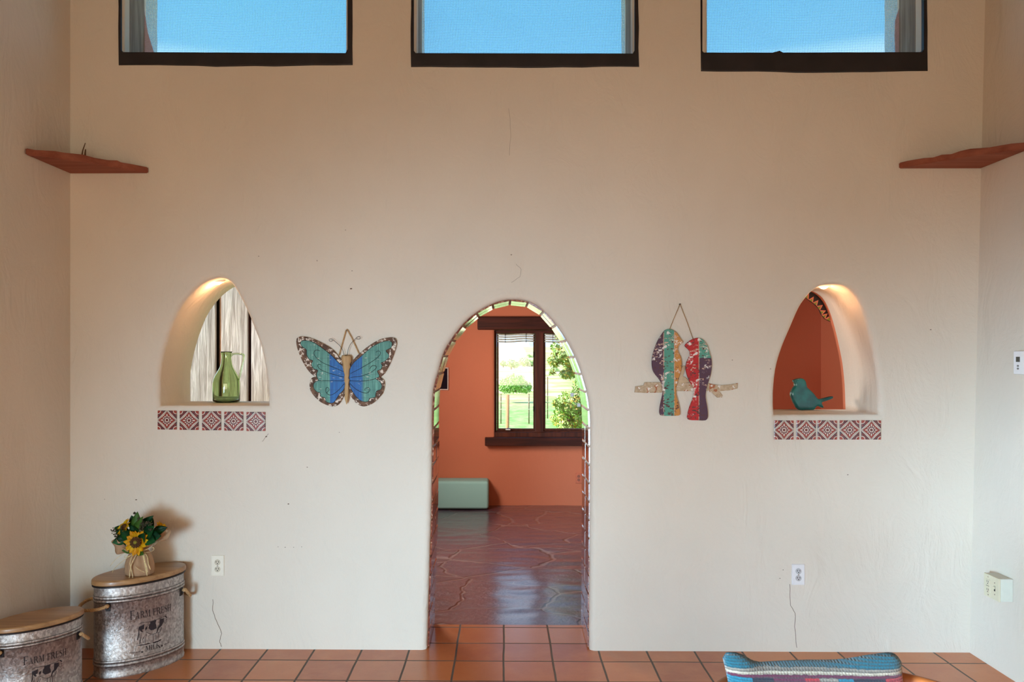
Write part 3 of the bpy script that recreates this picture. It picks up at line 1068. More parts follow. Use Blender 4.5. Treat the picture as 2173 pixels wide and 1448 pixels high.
# ------------------------------------------------------------------ green glass jug in the left niche
JY = 0.31
f2 = lambda q: at(300 + q[0] / 3.81, 560 + q[1] / 3.81, JY)
c0 = f2((688, 1117)); jz = SILL_L + 0.001
sc = (JY - CAM.y) / FOC / 3.81
prof = [(0.0, 1117), (90, 1117), (102, 1112), (107, 1098), (108, 960), (104, 930), (92, 900), (72, 865), (54, 835), (45, 805), (40, 770), (39, 735), (42, 715), (47, 704)]
inn = [(43, 704), (38, 716), (35, 736), (36, 770), (41, 805), (50, 836), (68, 868), (88, 904), (99, 932), (103, 960), (102, 1085), (90, 1100), (0.0, 1102)]
bm = bmesh.new()
pr = [(max(r, 0.01) * sc, (1117 - y) * sc) for r, y in prof + inn]
lathe(bm, pr, (c0.x, JY, jz), 40, cap=True)
root = thing('glass_jug', 'green glass jug with angled handle standing in the left niche', 'jug', (c0.x, JY, jz))
put('vessel', bm, M_GREEN, root)
hp = [(722, 742), (735, 728), (760, 722), (800, 724), (824, 730), (829, 745), (822, 790), (808, 850), (792, 915), (780, 945)]
hp3 = catmull([Vector((c0.x + (x - 688) * sc, JY, jz + (1117 - y) * sc)) for x, y in hp], 4, False)
put('handle', tube(bmesh.new(), hp3, 8.5 * sc, 10), M_GREEN, root)

# ------------------------------------------------------------------ turquoise ceramic bird in the right niche
BY = 0.36
f3 = lambda q: axz(1600 + q[0] / 3.913, 580 + q[1] / 3.913, BY - 0.02)
CB = [(331, 889), (345, 877), (375, 868), (405, 868), (430, 884), (440, 912), (446, 940), (470, 962), (500, 992), (525, 1024), (545, 1040), (600, 1029), (650, 1017), (663, 1021),
      (662, 1032), (648, 1041), (590, 1061), (568, 1072), (585, 1112), (560, 1108), (532, 1098), (515, 1115), (500, 1130), (440, 1131), (375, 1130), (345, 1088), (325, 1052), (313, 1012), (315, 980), (330, 950), (343, 930), (343, 908)]
ol = smooth2(CB, f3, 2)
zm = min(p[1] for p in ol)
ol = [(x, z - zm + SILL_R + 0.0012) for x, z in ol]
bm = slab([ol], BY - 0.02, BY + 0.02, 0.011, 6)
m = Mat('turquoise_glaze', 0.35, spec=0.1)
n = m.noise(18, 4)
m.set('Base Color', m.mix(m.step(n, .35, .7), C(0, 74, 74), C(8, 100, 94)))
m.bump(m.noise(16, 2), 0.12, 0.01)
m.set('Coat Weight', 1.0); m.set('Coat Roughness', 0.03)
tag(put('ceramic_bird', bm, m.mat), 'glossy turquoise ceramic bird figurine standing in the right niche', 'figurine')

# ------------------------------------------------------------------ wall outlets
def duplex(px, py, mat, label, dark):
    c = at(px, py, 0)
    root = thing('wall_outlet', label, 'outlet', (c.x, 0, c.z), 'wall outlets')
    put('cover_plate', B(c.x - .036, c.x + .036, -0.007, 0.004, c.z - .058, c.z + .058, 0.003, 3), mat, root)
    for s in (1, -1):
        zc_ = c.z + s * 0.0195
        r = put('receptacle', disc_y(bmesh.new(), c.x, zc_, -0.0095, -0.002, 0.0165, 24), M_RECI if mat is M_IVORY else M_RECW, root)
        bm = bmesh.new()
        box(bm, c.x - .008, c.x - .0055, -0.0103, -0.008, zc_ - 0.001, zc_ + 0.008)
        box(bm, c.x + .0055, c.x + .008, -0.0103, -0.008, zc_ - 0.001, zc_ + 0.008)
        disc_y(bm, c.x, zc_ - 0.007, -0.0103, -0.008, 0.003, 10)
        put('slots', bm, M_SLOT, r)
    put('screw', disc_y(bmesh.new(), c.x, c.z, -0.0085, -0.004, 0.003, 10), M_CHROME, root)


duplex(462.5, 1200.5, M_IVORY, 'ivory duplex outlet on the wall beside the tall milk can', False)
duplex(1693.5, 1219.5, M_WHITEP, 'white duplex outlet on the wall under the turquoise bird niche', False)

# surface box on the right wall
za, zb_ = 1.66 - (1274 - 755) * 4.105 / FOC, 1.66 - (1226 - 755) * 4.105 / FOC
xw = XRW((za + zb_) / 2) - 0.001
x0 = xw - 0.074
y0, y1 = -0.365, -0.24
root = thing('surface_outlet_box', 'pale surface mounted box with socket and switch on the right wall', 'outlet box', (xw, (y0 + y1) / 2, za))
put('box_body', B(x0 + .008, xw, y0, y1, za, zb_, 0.003, 2), M_BOXP, root)
put('cover_plate', B(x0, x0 + .009, y0 - .002, y1 + .002, za - .001, zb_ + .001, 0.002, 2), M_BEIGEP, root)
zc_ = (za + zb_) / 2
ys = y1 - 0.036
r = put('socket_insert', B(x0 - .003, x0 + .002, ys - .017, ys + .017, zc_ - .034, zc_ + .034, 0.0015, 2), M_BEIGEP, root)
bm = bmesh.new()
for s in (1, -1):
    zz = zc_ + s * 0.021
    box(bm, x0 - .0036, x0 - .002, ys + .005, ys + .0075, zz - .003, zz + .007)
    box(bm, x0 - .0036, x0 - .002, ys - .0075, ys - .005, zz - .003, zz + .007)
    box(bm, x0 - .0036, x0 - .002, ys - .0025, ys + .0025, zz - .012, zz - .007)
box(bm, x0 - .0036, x0 - .002, ys - .013, ys + .013, zc_ - .001, zc_ + .001)
put('slots', bm, M_SLOT, r)
yt = y0 + 0.034
r = put('toggle_switch', B(x0 - .010, x0 + .002, yt - .004, yt + .004, zc_ - .002, zc_ + .013, 0.0015, 2), M_BEIGEP, root)
put('toggle_slot', B(x0 - .0006, x0 + .001, yt - .0055, yt + .0055, zc_ - .013, zc_ + .014), M_SLOT, r)
for yy in (ys, yt):
    for s in (1, -1):
        t = ball(bmesh.new(), (x0, yy, zc_ + s * 0.047 if yy == ys else zc_ + s * .03), 0.0035, 2, (0.4, 1, 1))
        put('screw', t, M_CHROME, root)

# thermostat on the right wall
d0 = 4.07
za, zb_ = at(2160, 795, -0.42).z, at(2160, 745, -0.42).z
xw = XRW((za + zb_) / 2) - 0.001
y1 = -0.368; y0 = y1 - 0.115
root = thing('thermostat', 'white wall thermostat with small dark screen on the right wall', 'thermostat', (xw, (y0 + y1) / 2, za))
put('back_plate', B(xw - .012, xw, y0 - .003, y1 - .003, za, zb_, 0.003, 2), M_WHITEP, root)
put('housing', B(xw - .030, xw - .012, y0, y1, za, zb_, 0.005, 3), M_WHITEP, root)
H_ = zb_ - za
put('screen', B(xw - .0308, xw - .028, y1 - .052, y1 - .022, za + H_ * .53, za + H_ * .75), plain('thermostat_screen', C(70, 70, 64), 0.3), root)
for k in (0, 1):
    for yy in (y1 - .03, y1 - .044):
        pass
    put('button', ball(bmesh.new(), (xw - .030, y1 - .037, za + H_ * (.36 - .115 * k)), 0.0085, 2, (0.35, 1, 0.6)), plain('grey_button', C(120, 120, 120), 0.4), root)
# ------------------------------------------------------------------ lettering strokes (cap height 1)
def rib(pts, w0, w1=None):
    """polygon ribbon along points with width"""
    w1 = w1 or w0
    P = [Vector((p[0], p[1], 0)) for p in pts]
    L, R = [], []
    for i, p in enumerate(P):
        t = (P[min(i + 1, len(P) - 1)] - P[max(i - 1, 0)]).normalized()
        nn = Vector((-t.y, t.x, 0))
        s = i / (len(P) - 1)
        w = (w0[int(s * (len(w0) - 1) + .5)] if isinstance(w0, (list, tuple)) else w0 + (w1 - w0) * s) / 2
        L.append(p + nn * w); R.append(p - nn * w)
    return [[(L[i].x, L[i].y), (L[i + 1].x, L[i + 1].y), (R[i + 1].x, R[i + 1].y), (R[i].x, R[i].y)] for i in range(len(P) - 1)]


def R4(x0, y0, x1, y1): return [(x0, y0), (x1, y0), (x1, y1), (x0, y1)]


def glyph(ch):
    st = lambda x, w=.17: [R4(x, 0, x + w, 1), R4(x - .09, 0, x + w + .09, .05), R4(x - .09, .95, x + w + .09, 1)]
    if ch == 'F': return st(.1) + [R4(.2, .94, .72, 1), [(.72, 1), (.66, .95), (.72, .74)], R4(.27, .48, .54, .54), R4(.53, .39, .57, .63)], .76
    if ch == 'E': return glyph('F')[0] + [R4(.2, 0, .72, .06), [(.72, 0), (.76, .27), (.66, .05)]], .82
    if ch == 'A': return [[(.14, 0), (.20, 0), (.48, .96), (.42, .96)], [(.40, 1), (.52, 1), (.88, 0), (.68, 0)], R4(.24, .31, .70, .37), R4(0, 0, .32, .05), R4(.58, 0, .98, .05)], 1.0
    if ch == 'R':
        arc = [(.27, .97), (.45, .97), (.60, .92), (.66, .80), (.66, .68), (.58, .56), (.45, .51), (.27, .51)]
        return st(.1) + rib(arc, [.06, .08, .14, .17, .17, .13, .07, .06]) + [[(.42, .52), (.58, .52), (.92, .02), (.72, .0)], R4(.72, 0, .98, .05)], .98
    if ch == 'M': return [R4(.12, 0, .18, 1), R4(0, 0, .3, .05), R4(0, .95, .3, 1), [(.12, 1), (.32, 1), (.62, .05), (.54, 0)], [(.54, 0), (.60, .1), (.90, 1), (.86, 1)], R4(.86, 0, 1.04, 1), R4(.77, 0, 1.13, .05), R4(.86, .95, 1.13, 1)], 1.18
    if ch == 'S':
        pts = [(.58, .80), (.54, .92), (.40, .98), (.24, .95), (.14, .84), (.15, .70), (.26, .59), (.44, .49), (.56, .38), (.58, .22), (.50, .08), (.34, .02), (.18, .06), (.10, .20)]
        return rib(pts, [.05, .05, .05, .07, .12, .15, .17, .17, .17, .15, .12, .07, .05, .05]) + [R4(.57, .72, .61, .98), R4(.07, .02, .11, .30)], .7
    if ch == 'H': return st(.1) + st(.70) + [R4(.2, .48, .76, .54)], 1.02
    if ch == 'I': return st(.1), .4
    if ch == 'L': return st(.1) + [R4(.2, 0, .66, .06), [(.66, 0), (.70, .27), (.60, .05)]], .74
    if ch == 'K': return st(.1) + [[(.27, .42), (.27, .50), (.74, 1), (.82, 1)], [(.36, .55), (.50, .64), (.94, 0), (.70, 0)], R4(.64, .95, .92, 1), R4(.64, 0, 1.0, .05)], 1.0
    return [], .45


def text_polys(s, x, y, h, tall=(), track=.04, tallh=1.3, wid=1.0):
    out = []
    for i, ch in enumerate(s):
        gl, w = glyph(ch)
        hh = h * (tallh if i in tall else 1)
        drop = 0
        for pl in gl: out.append([(x + px * hh * wid * .95, y + py * hh + drop) for px, py in pl])
        x += (w + track) * hh * wid * .95
    return out, x


def text_width(*a, **k): return text_polys(*a, **k)[1] - a[1]


# ------------------------------------------------------------------ galvanised oval milk cans
TH = math.radians(46)


def milk_can(cx, cy, s, label):
    a, b, H = 0.243 * s, 0.137 * s, 0.50 * s
    A, Bv = Vector((math.cos(TH), math.sin(TH), 0)), Vector((-math.sin(TH), math.cos(TH), 0))
    c0 = Vector((cx, cy, 0))

    def pt(t, z, k=1.0, off=0.0):
        p = A * (a * k * math.cos(t)) + Bv * (b * k * math.sin(t))
        nrm = (A * (math.cos(t) / a) + Bv * (math.sin(t) / b)).normalized()
        return c0 + p + nrm * off + Vector((0, 0, z))

    root = thing('milk_can', label, 'container', (cx, cy, 0), 'galvanised oval milk cans')
    SEG = 96
    BK = 0.955

    def loft(bm, prof, mi=0, caps=True):
        rings = [[bm.verts.new(pt(2 * PI * k / SEG, z, kk, off)) for k in range(SEG)] for (z, kk, off) in prof]
        for r1, r2 in zip(rings, rings[1:]):
            for k in range(SEG):
                f = bm.faces.new((r1[k], r1[(k + 1) % SEG], r2[(k + 1) % SEG], r2[k])); f.smooth = True; f.material_index = mi
        if caps:
            bm.faces.new(list(reversed(rings[0]))); bm.faces.new(rings[-1])
        return bm
    bd = 0.0045 * s
    prof = [(0.0, BK, 0.002), (0.012 * s, BK, 0.003), (0.016 * s, BK, 0)]
    for zb in (0.062, 0.080, 0.392, 0.408):
        z = zb * s
        prof += [(z - .008 * s, BK, 0), (z - .004 * s, BK, bd * .8), (z, BK, bd), (z + .004 * s, BK, bd * .8), (z + .008 * s, BK, 0)]
    prof += [(0.468 * s, BK, 0)]
    put('body', loft(bmesh.new(), prof), M_GALV, root, smooth=True, angle=50)
    for zb in (0.071, 0.400):
        bm = bmesh.new()
        for k3 in (-1, 0, 1):
            r0 = tube(bm, [pt(2 * PI * k / SEG, (zb + .016 * k3) * s, BK, 0.0005) for k in range(SEG)], 0.0013 * s, 5, closed=True)
        loft(bm, [((zb - .0165) * s, BK, 0.0002), ((zb + .0165) * s, BK, 0.0002)], caps=False)
        put('band_groove', bm, M_IRON, root)
    put('rim_band', loft(bmesh.new(), [(0.462 * s, 0.975, 0), (0.464 * s, .985, 0.002), (0.471 * s, .985, .002), (0.473 * s, 0.975, 0)]), M_IRON, root, smooth=True, angle=50)
    put('lid', loft(bmesh.new(), [(0.4732 * s, .99, 0), (0.476 * s, 1.0, 0.001), (0.491 * s, 1.0, 0.001), (0.497 * s, .993, 0), (H, .975, 0)]), M_LID, root, smooth=True, angle=40)
    # rope handles at both ends
    for base in (PI, 0):
        d = math.radians(35)
        bo, dr = (1.0, 0.0) if base == PI else (0.52, 0.04)
        pts = [pt(base - d, .375 * s, BK, .012), pt(base - d * 1.02, .378 * s, BK, .026 * s), pt(base - d * .8, (.372 - dr * .4) * s, BK, .050 * s * bo), pt(base - d * .4, (.366 - dr) * s, BK, .062 * s * bo), pt(base, (.362 - dr * 1.1) * s, BK, .066 * s * bo),
               pt(base + d * .4, (.366 - dr) * s, BK, .062 * s * bo), pt(base + d * .8, (.372 - dr * .4) * s, BK, .050 * s * bo), pt(base + d * 1.02, .378 * s, BK, .026 * s), pt(base + d, .375 * s, BK, .012)]
        h = put('rope_handle', rope(bmesh.new(), catmull(pts, 4, False), 0.0085 * s, 0.035 * s), M_ROPE, root)
        for sg in (-1, 1):
            t = base + sg * d
            p = pt(t, 0, BK, 0)
            nrm = (A * (math.cos(t) / a) + Bv * (math.sin(t) / b)).normalized()
            tan = Vector((-nrm.y, nrm.x, 0))
            bm = bmesh.new()
            q = B(-.012 * s, .012 * s, -.002, .004, .345 * s, .392 * s, .001, 1)
            M = Matrix(((tan.x, nrm.x, 0, p.x), (tan.y, nrm.y, 0, p.y), (0, 0, 1, 0), (0, 0, 0, 1)))
            bmesh.ops.transform(q, matrix=M, verts=q.verts)
            join(bm, q)
            tube(bm, [p + nrm * (.006 + .012 * s * math.sin(k / 8 * PI)) + Vector((0, 0, .372 * s - .014 * s * math.cos(k / 8 * PI))) for k in range(9)], .0022, 6)
            put('bracket', bm, M_IRON, h)
            ball(bm2 := bmesh.new(), pt(t, .376 * s, BK, .02 * s), .0125 * s, 2, (1, 1, .9))
            put('knot', bm2, M_ROPE, h)
    # printed face: arc length along the broad side -> ellipse parameter
    tab = [(0.0, -PI / 2)]
    t, L, prev = -PI / 2, 0, pt(-PI / 2, 0, BK)
    fw = []
    for k in range(1, 400):
        t = -PI / 2 + k * 0.004
        q = pt(t, 0, BK); L += (q - prev).length; prev = q
        fw.append((L, t))

    def wrap(u, v, off=0.0009):
        au = abs(u)
        k = min(range(len(fw)), key=lambda i: abs(fw[i][0] - au)) if au > fw[0][0] else -1
        if k < 0: t = -PI / 2 + au / fw[0][0] * .004
        else:
            k0 = max(0, k - 1)
            (l0, t0), (l1, t1) = (fw[k0], fw[k]) if fw[k][0] >= au or k == len(fw) - 1 else (fw[k], fw[k + 1])
            t = t0 + (t1 - t0) * ((au - l0) / max(1e-9, l1 - l0)) if l1 > l0 else t1
        t = -PI / 2 + (t + PI / 2) * (1 if u >= 0 else -1)
        return pt(t, v, BK, off)

    polys = []
    w = text_width('FARM FRESH', 0, 0, 0.036, (0,))
    k = 0.222 / w
    polys += text_polys('FARM FRESH', -0.112, 0.288, 0.036, (0,), wid=k)[0]
    # the tall F hangs below the baseline
    polys += [[(x, y) for x, y in pl] for pl in text_polys('MILK', -0.036, 0.109, 0.027, (), .02, wid=.92)[0]]

    def zz(x, y): return ((x - 545) / 3850.0, 0.290 + (366 - y - 0.265 * (x - 560)) / 3700.0)
    Q = []
    Q.append([(285, 605), (385, 550), (380, 640), (340, 660), (360, 690), (345, 710), (310, 690), (290, 660)])
    Q.append([(275, 610), (292, 600), (290, 700), (285, 760), (262, 870), (248, 860), (268, 750)])
    Q.append([(400, 620), (450, 575), (440, 640), (400, 670)])
    Q.append([(500, 500), (625, 460), (610, 520), (625, 560), (630, 620), (570, 650), (515, 665), (465, 620), (480, 560), (500, 530)])
    Q.append([(695, 500), (700, 440), (780, 425), (785, 490), (740, 570), (680, 620), (655, 680), (635, 735), (630, 690), (650, 610), (690, 560)])
    Q.append([(800, 385), (830, 365), (868, 410), (850, 420), (815, 395)])
    Q.append([(845, 430), (858, 440), (850, 480), (842, 470)])
    Q.append([(225, 970), (330, 945), (400, 935), (470, 903), (512, 916), (440, 940), (400, 952), (300, 968)])
    Q.append([(545, 905), (600, 880), (660, 865), (720, 832), (732, 848), (660, 888), (560, 922)])
    for ln in ([(280, 560), (340, 520), (500, 495), (625, 455), (720, 420), (790, 390), (800, 370)], [(420, 700), (500, 735), (560, 740), (640, 705)], [(287, 740), (300, 840), (290, 940)],
               [(325, 720), (318, 800), (305, 930)], [(400, 760), (350, 850), (378, 925)], [(430, 740), (395, 850), (400, 930)], [(560, 740), (562, 830), (556, 900)], [(620, 740), (618, 850)], [(665, 690), (660, 850)],
               [(785, 420), (795, 500), (825, 525), (855, 480)], [(745, 600), (700, 700), (665, 700)], [(100, 1127), (200, 1106), (302, 1084)], [(802, 945), (912, 896)]):
        Q += rib(ln, 9)
    for (sx, sy) in ((345, 1088), (748, 964)):
        st_ = [(sx + (30 if i % 2 == 0 else 12) * math.sin(i * PI / 5), sy - (30 if i % 2 == 0 else 12) * math.cos(i * PI / 5)) for i in range(10)]
        Q += [[(sx, sy), st_[i], st_[(i + 1) % 10]] for i in range(10)]
    polys += [[zz(x, y) for x, y in pl] for pl in Q]
    bm = bmesh.new()
    for pl in polys:
        try: bm.faces.new([bm.verts.new((u, v, 0)) for u, v in pl])
        except ValueError: pass
    bmesh.ops.triangulate(bm, faces=bm.faces)
    for _ in range(2):
        lg = [e for e in bm.edges if abs(e.verts[0].co.x - e.verts[1].co.x) > 0.012]
        if lg: bmesh.ops.subdivide_edges(bm, edges=lg, cuts=1); bmesh.ops.triangulate(bm, faces=bm.faces)
    for v in bm.verts:
        v.co = wrap((v.co.x + 0.012) * s, v.co.y * s)
    put('printed_label', bm, M_PRINT, root)
    return H


HB = milk_can(-1.957, -0.225, 1.0, 'tall galvanised oval milk can carrying the sunflower pot')
milk_can(-2.212, -0.74, 0.845, 'shorter galvanised oval milk can with bare wooden lid by the left wall')

# ------------------------------------------------------------------ sunflower arrangement
def burlap(name, c):
    m = Mat(name, 0.95)
    x, y, z = m.xyz()
    wv = (((x + y * .6) * 420).fr() - .5).abs() + ((z * 420).fr() - .5).abs()
    n = m.noise(30, 3)
    m.set('Base Color', m.mix(m.step(wv + n * .4, .4, 1.0), tuple(q * .6 for q in c[:3]), c))
    m.bump(wv, .5, .002)
    return m.mat


M_BUR = burlap('burlap_cloth', C(196, 158, 122))
M_RAF = plain('raffia', C(222, 200, 150), .7, nscale=90, var=.2)
M_PET = Mat('sunflower_petal', .55); nn_ = M_PET.noise(25, 3); M_PET.set('Base Color', M_PET.mix(M_PET.step(nn_, .35, .7), C(244, 176, 10), C(255, 222, 36))); M_PET = M_PET.mat
M_CEN = plain('sunflower_centre', C(92, 58, 24), .9, nscale=260, var=.6, bump=1.0)
M_CEN2 = plain('sunflower_eye', C(132, 126, 38), .9, nscale=260, var=.3, bump=1.0)
M_LEAF = Mat('silk_leaf', .5); nn_ = M_LEAF.noise(16, 3); M_LEAF.set('Base Color', M_LEAF.mix(M_LEAF.step(nn_, .35, .7), C(10, 60, 34), C(40, 120, 58))); M_LEAF = M_LEAF.mat
M_LEAF2 = plain('pale_silk_leaf', C(84, 128, 50), .5, nscale=20, var=.3)
M_BERRY = plain('dark_berry', C(58, 52, 34), .35, nscale=60, var=.4)
FC = at(297, 1215, -0.27)
fx, fy, fz = FC.x, -0.27, HB + 0.0005
K = 0.000293
U = lambda px, py, dy=0.0: Vector((fx + (px - 640) * K, fy + dy, fz + (1260 - py) * K))
root = thing('sunflower_pot', 'small burlap wrapped pot of artificial sunflowers standing on the tall milk can', 'flower arrangement', (fx, fy, fz))
bm = bmesh.new()
rings = []
SEGP = 60
for (z, r, am) in [(0.0, .066, .0), (.002, .071, .02), (.02, .074, .03), (.05, .072, .05), (.08, .064, .08), (.105, .052, .12), (.122, .038, .16), (.130, .034, .18), (.140, .042, .2), (.152, .058, .22)]:
    rings.append([bm.verts.new((fx + r * (1 + am * math.sin(9 * t + z * 12)) * math.cos(t), fy + r * .9 * (1 + am * math.sin(9 * t + z * 12)) * math.sin(t), fz + z)) for t in [2 * PI * k / SEGP for k in range(SEGP)]])
for A_, B_ in zip(rings, rings[1:]):
    for k in range(SEGP):
        f = bm.faces.new((A_[k], A_[(k + 1) % SEGP], B_[(k + 1) % SEGP], B_[k])); f.smooth = True
bm.faces.new(list(reversed(rings[0])))
bm.faces.new(rings[-1])
put('burlap_wrap', bm, M_BUR, root)


def sheet(pl, dyf, th=.0015, n=3):
    """curved cloth or leaf from an outline in flower pixels, given thickness"""
    P = catmull([Vector((x, y, 0)) for x, y in pl], n)
    cx_ = sum(p.x for p in P) / len(P); cy_ = sum(p.y for p in P) / len(P)
    bm = bmesh.new()
    vs = []
    for k in (0, 1):
        ctr = bm.verts.new(U(cx_, cy_, dyf(cx_, cy_) + .006 + k * th))
        mid = [bm.verts.new(U(cx_ + (p.x - cx_) * .55, cy_ + (p.y - cy_) * .55, dyf(p.x, p.y) * .6 + dyf(cx_, cy_) * .4 + .004 + k * th)) for p in P]
        rim = [bm.verts.new(U(p.x, p.y, dyf(p.x, p.y) + k * th)) for p in P]
        vs.append((ctr, mid, rim))
        m_ = len(P)
        for i in range(m_):
            j = (i + 1) % m_
            for f in ([ctr, mid[i], mid[j]], [mid[i], rim[i], rim[j], mid[j]]):
                ff = bm.faces.new(f if k == 0 else list(reversed(f))); ff.smooth = True
    r0, r1 = vs[0][2], vs[1][2]
    for i in range(len(r0)):
        j = (i + 1) % len(r0)
        bm.faces.new((r0[j], r0[i], r1[i], r1[j]))
    return bm


put('burlap_corner', sheet([(215, 640), (260, 595), (320, 575), (400, 640), (480, 720), (560, 770), (540, 810), (420, 845), (320, 850), (275, 825), (265, 740)], lambda x, y: -.075 + (640 - x) * .00003 + .012 * math.sin(x * .03)), M_BUR, root)
put('burlap_corner', sheet([(930, 670), (1000, 600), (1080, 470), (1150, 460), (1235, 470), (1215, 540), (1180, 600), (1120, 655), (1000, 670), (920, 760), (860, 790)], lambda x, y: -.01 + .012 * math.sin(x * .03 + y * .01)), M_BUR, root)


def petal_flower(name, c, axis, R, core, n, parent, cen=True, rows=2, cover=1.0, half=None):
    ax = Vector(axis).normalized()
    e1 = ax.cross(Vector((0, 0, 1))).normalized()
    e2 = e1.cross(ax) * -1
    fl = put(name, ball(bmesh.new(), Vector(c), core * .8, 2, (1, 1, 1)), M_CEN, parent, origin=c)
    bm = bmesh.new()
    for row in range(rows):
        for k in range(n):
            t = 2 * PI * (k + row * .5) / n + random.uniform(-.12, .12)
            d = e1 * math.cos(t) + e2 * math.sin(t)
            if half is not None and d.dot(Vector(half)) < -0.2: continue
            s = d.cross(ax).normalized()
            L = R * random.uniform(.85, 1.05) * (1 - .12 * row)
            wd = R * .17
            lift = random.uniform(-.1, .35) + .15 * row
            prev = None
            for q in range(7):
                u = q / 6
                r = core * .7 + (L - core * .7) * u
                w = wd * math.sin(PI * min(1, (u * .86 + .14))) ** .8 if q < 6 else 0.0004
                p = Vector(c) + d * r + ax * (lift * r * .5 * math.sin(u * 1.8))
                tri = [bm.verts.new(p - s * w + ax * .0025 * math.sin(PI * u)), bm.verts.new(p - ax * .001), bm.verts.new(p + s * w + ax * .0025 * math.sin(PI * u))]
                if prev:
                    for g in (0, 1):
                        f = bm.faces.new((prev[g], prev[g + 1], tri[g + 1], tri[g])); f.smooth = True
                prev = tri
    ext = bmesh.ops.solidify(bm, geom=bm.faces[:], thickness=.0007)
    put('petals', bm, M_PET, fl)
    if cen:
        bm = bmesh.new()
        for k in range(70):
            t = k * 2.39996; r = core * .95 * math.sqrt(k / 70)
            ball(bm, Vector(c) + (e1 * math.cos(t) + e2 * math.sin(t)) * r + ax * (core * .55 + .004 * math.sin(PI * min(1, r / core))), core * .13, 1)
        put('florets', bm, M_CEN, fl)
        put('eye', ball(bmesh.new(), Vector(c) + ax * core * .62, core * .36, 2, (1, 1, 1)), M_CEN2, fl)
    return fl


petal_flower('sunflower', U(700, 640, -.075), (0.05, -1, .28), .069, .030, 13, root)
petal_flower('sunflower', U(410, 395, -.035), (-0.6, -.6, .6), .055, .022, 11, root, cen=False)
petal_flower('sunflower', U(985, 470, .02), (.85, -.3, .4), .045, .02, 11, root, cen=False)


def leaf(c, direction, L, W, up=(0, -1, .5), bend=.3):
    d = Vector(direction).normalized()
    ax = Vector(up).normalized()
    s = d.cross(ax).normalized()
    ax = s.cross(d)
    bm = bmesh.new()
    prev = None
    for q in range(9):
        u = q / 8
        w = W * math.sin(PI * u ** .8) ** .9 * .5 + .0003
        p = Vector(c) + d * L * u - ax * bend * L * u * u
        tri = [bm.verts.new(p - s * w + ax * w * .3), bm.verts.new(p), bm.verts.new(p + s * w + ax * w * .3)]
        if prev:
            for g in (0, 1):
                f = bm.faces.new((prev[g], prev[g + 1], tri[g + 1], tri[g])); f.smooth = True
        prev = tri
    bmesh.ops.solidify(bm, geom=bm.faces[:], thickness=.0007)
    return bm


LV = [((520, 560, -.03), (-.7, -.2, .35), .085, .06, 0), ((480, 600, -.05), (-.8, -.4, -.1), .07, .055, 0), ((560, 600, -.045), (-.5, -.5, .7), .08, .055, 0), ((450, 640, -.045), (-.35, -.3, -.6), .055, .04, 0),
      ((620, 480, -.02), (-.05, -.1, 1), .10, .055, 1), ((600, 520, -.035), (.5, -.2, 1), .11, .045, 1), ((640, 480, -.0), (.6, -.1, .8), .10, .055, 0), ((560, 480, .0), (-.35, .1, .9), .085, .05, 0),
      ((830, 560, -.05), (.55, -.4, .75), .085, .065, 0), ((850, 580, -.055), (.95, -.3, .25), .085, .07, 0), ((860, 600, -.06), (.7, -.5, -.0), .07, .06, 0), ((820, 520, -.03), (.1, -.3, .95), .07, .06, 0),
      ((900, 520, -.02), (.95, .1, .45), .08, .05, 0), ((760, 640, -.06), (.4, -.5, .9), .06, .05, 0), ((420, 470, -.02), (-.9, -.1, .3), .07, .04, 0), ((700, 560, .03), (.2, .5, .9), .09, .06, 0), ((540, 520, .03), (-.5, .5, .7), .09, .06, 0),
      ((640, 620, -.03), (-.2, -.4, .9), .09, .06, 0), ((700, 820, -.06), (.6, -.5, -.05), .05, .035, 1), ((600, 800, -.06), (-.6, -.5, .2), .05, .035, 1), ((780, 700, -.04), (.6, -.4, .5), .08, .05, 0)]
for (c, d, L, W, mi) in LV:
    put('leaf', leaf(U(*c), d, L, W, bend=random.uniform(.05, .35)), M_LEAF2 if mi else M_LEAF, root)
for (c, sp, n) in [((615, 130, -.01), 22, 9), ((250, 430, -.02), 45, 14), ((290, 490, -.03), 30, 8), ((690, 235, -.01), 30, 10), ((780, 320, -.02), 60, 26), ((860, 290, -.02), 40, 14), ((920, 320, -.02), 30, 8), ((780, 400, -.03), 55, 18), ((400, 380, -.03), 28, 8), ((330, 520, -.04), 30, 8), ((960, 400, -.05), 30, 7)]:
    bm = bmesh.new()
    for k in range(n):
        q = U(c[0] + random.gauss(0, sp * .5), c[1] + random.gauss(0, sp * .5), c[2] - .035 + random.gauss(0, .006))
        ball(bm, q, random.uniform(.0028, .0042), 1)
        tube(bm, [q, U(c[0], c[1] + sp * .6, c[2] - .033)], .0007, 4)
    tube(bm, [U(c[0], c[1] + sp * 1.6, c[2] - .025), U(c[0], c[1] + sp * .55, c[2] - .0335)], .0012, 5)
    put('berry_sprig', bm, M_BERRY, root)
bm = bmesh.new()
for (c, e) in [((640, 600, 0), (615, 140, -.01)), ((560, 640, -.01), (250, 430, -.02)), ((660, 600, 0), (780, 320, -.02)), ((670, 600, 0), (880, 290, -.02)), ((640, 600, 0), (690, 235, -.01)), ((580, 640, -.02), (320, 500, -.03))]:
    tube(bm, [U(*c), U((c[0] + e[0]) / 2 + 10, (c[1] + e[1]) / 2, (c[2] + e[2]) / 2), U(*e)], .0013, 5)
put('stem', bm, M_LEAF2, root)
bm = bmesh.new()
tube(bm, [Vector((fx + .038 * math.cos(t), fy + .036 * math.sin(t), fz + .130)) for t in [2 * PI * k / 24 for k in range(24)]], .004, 6, closed=True)
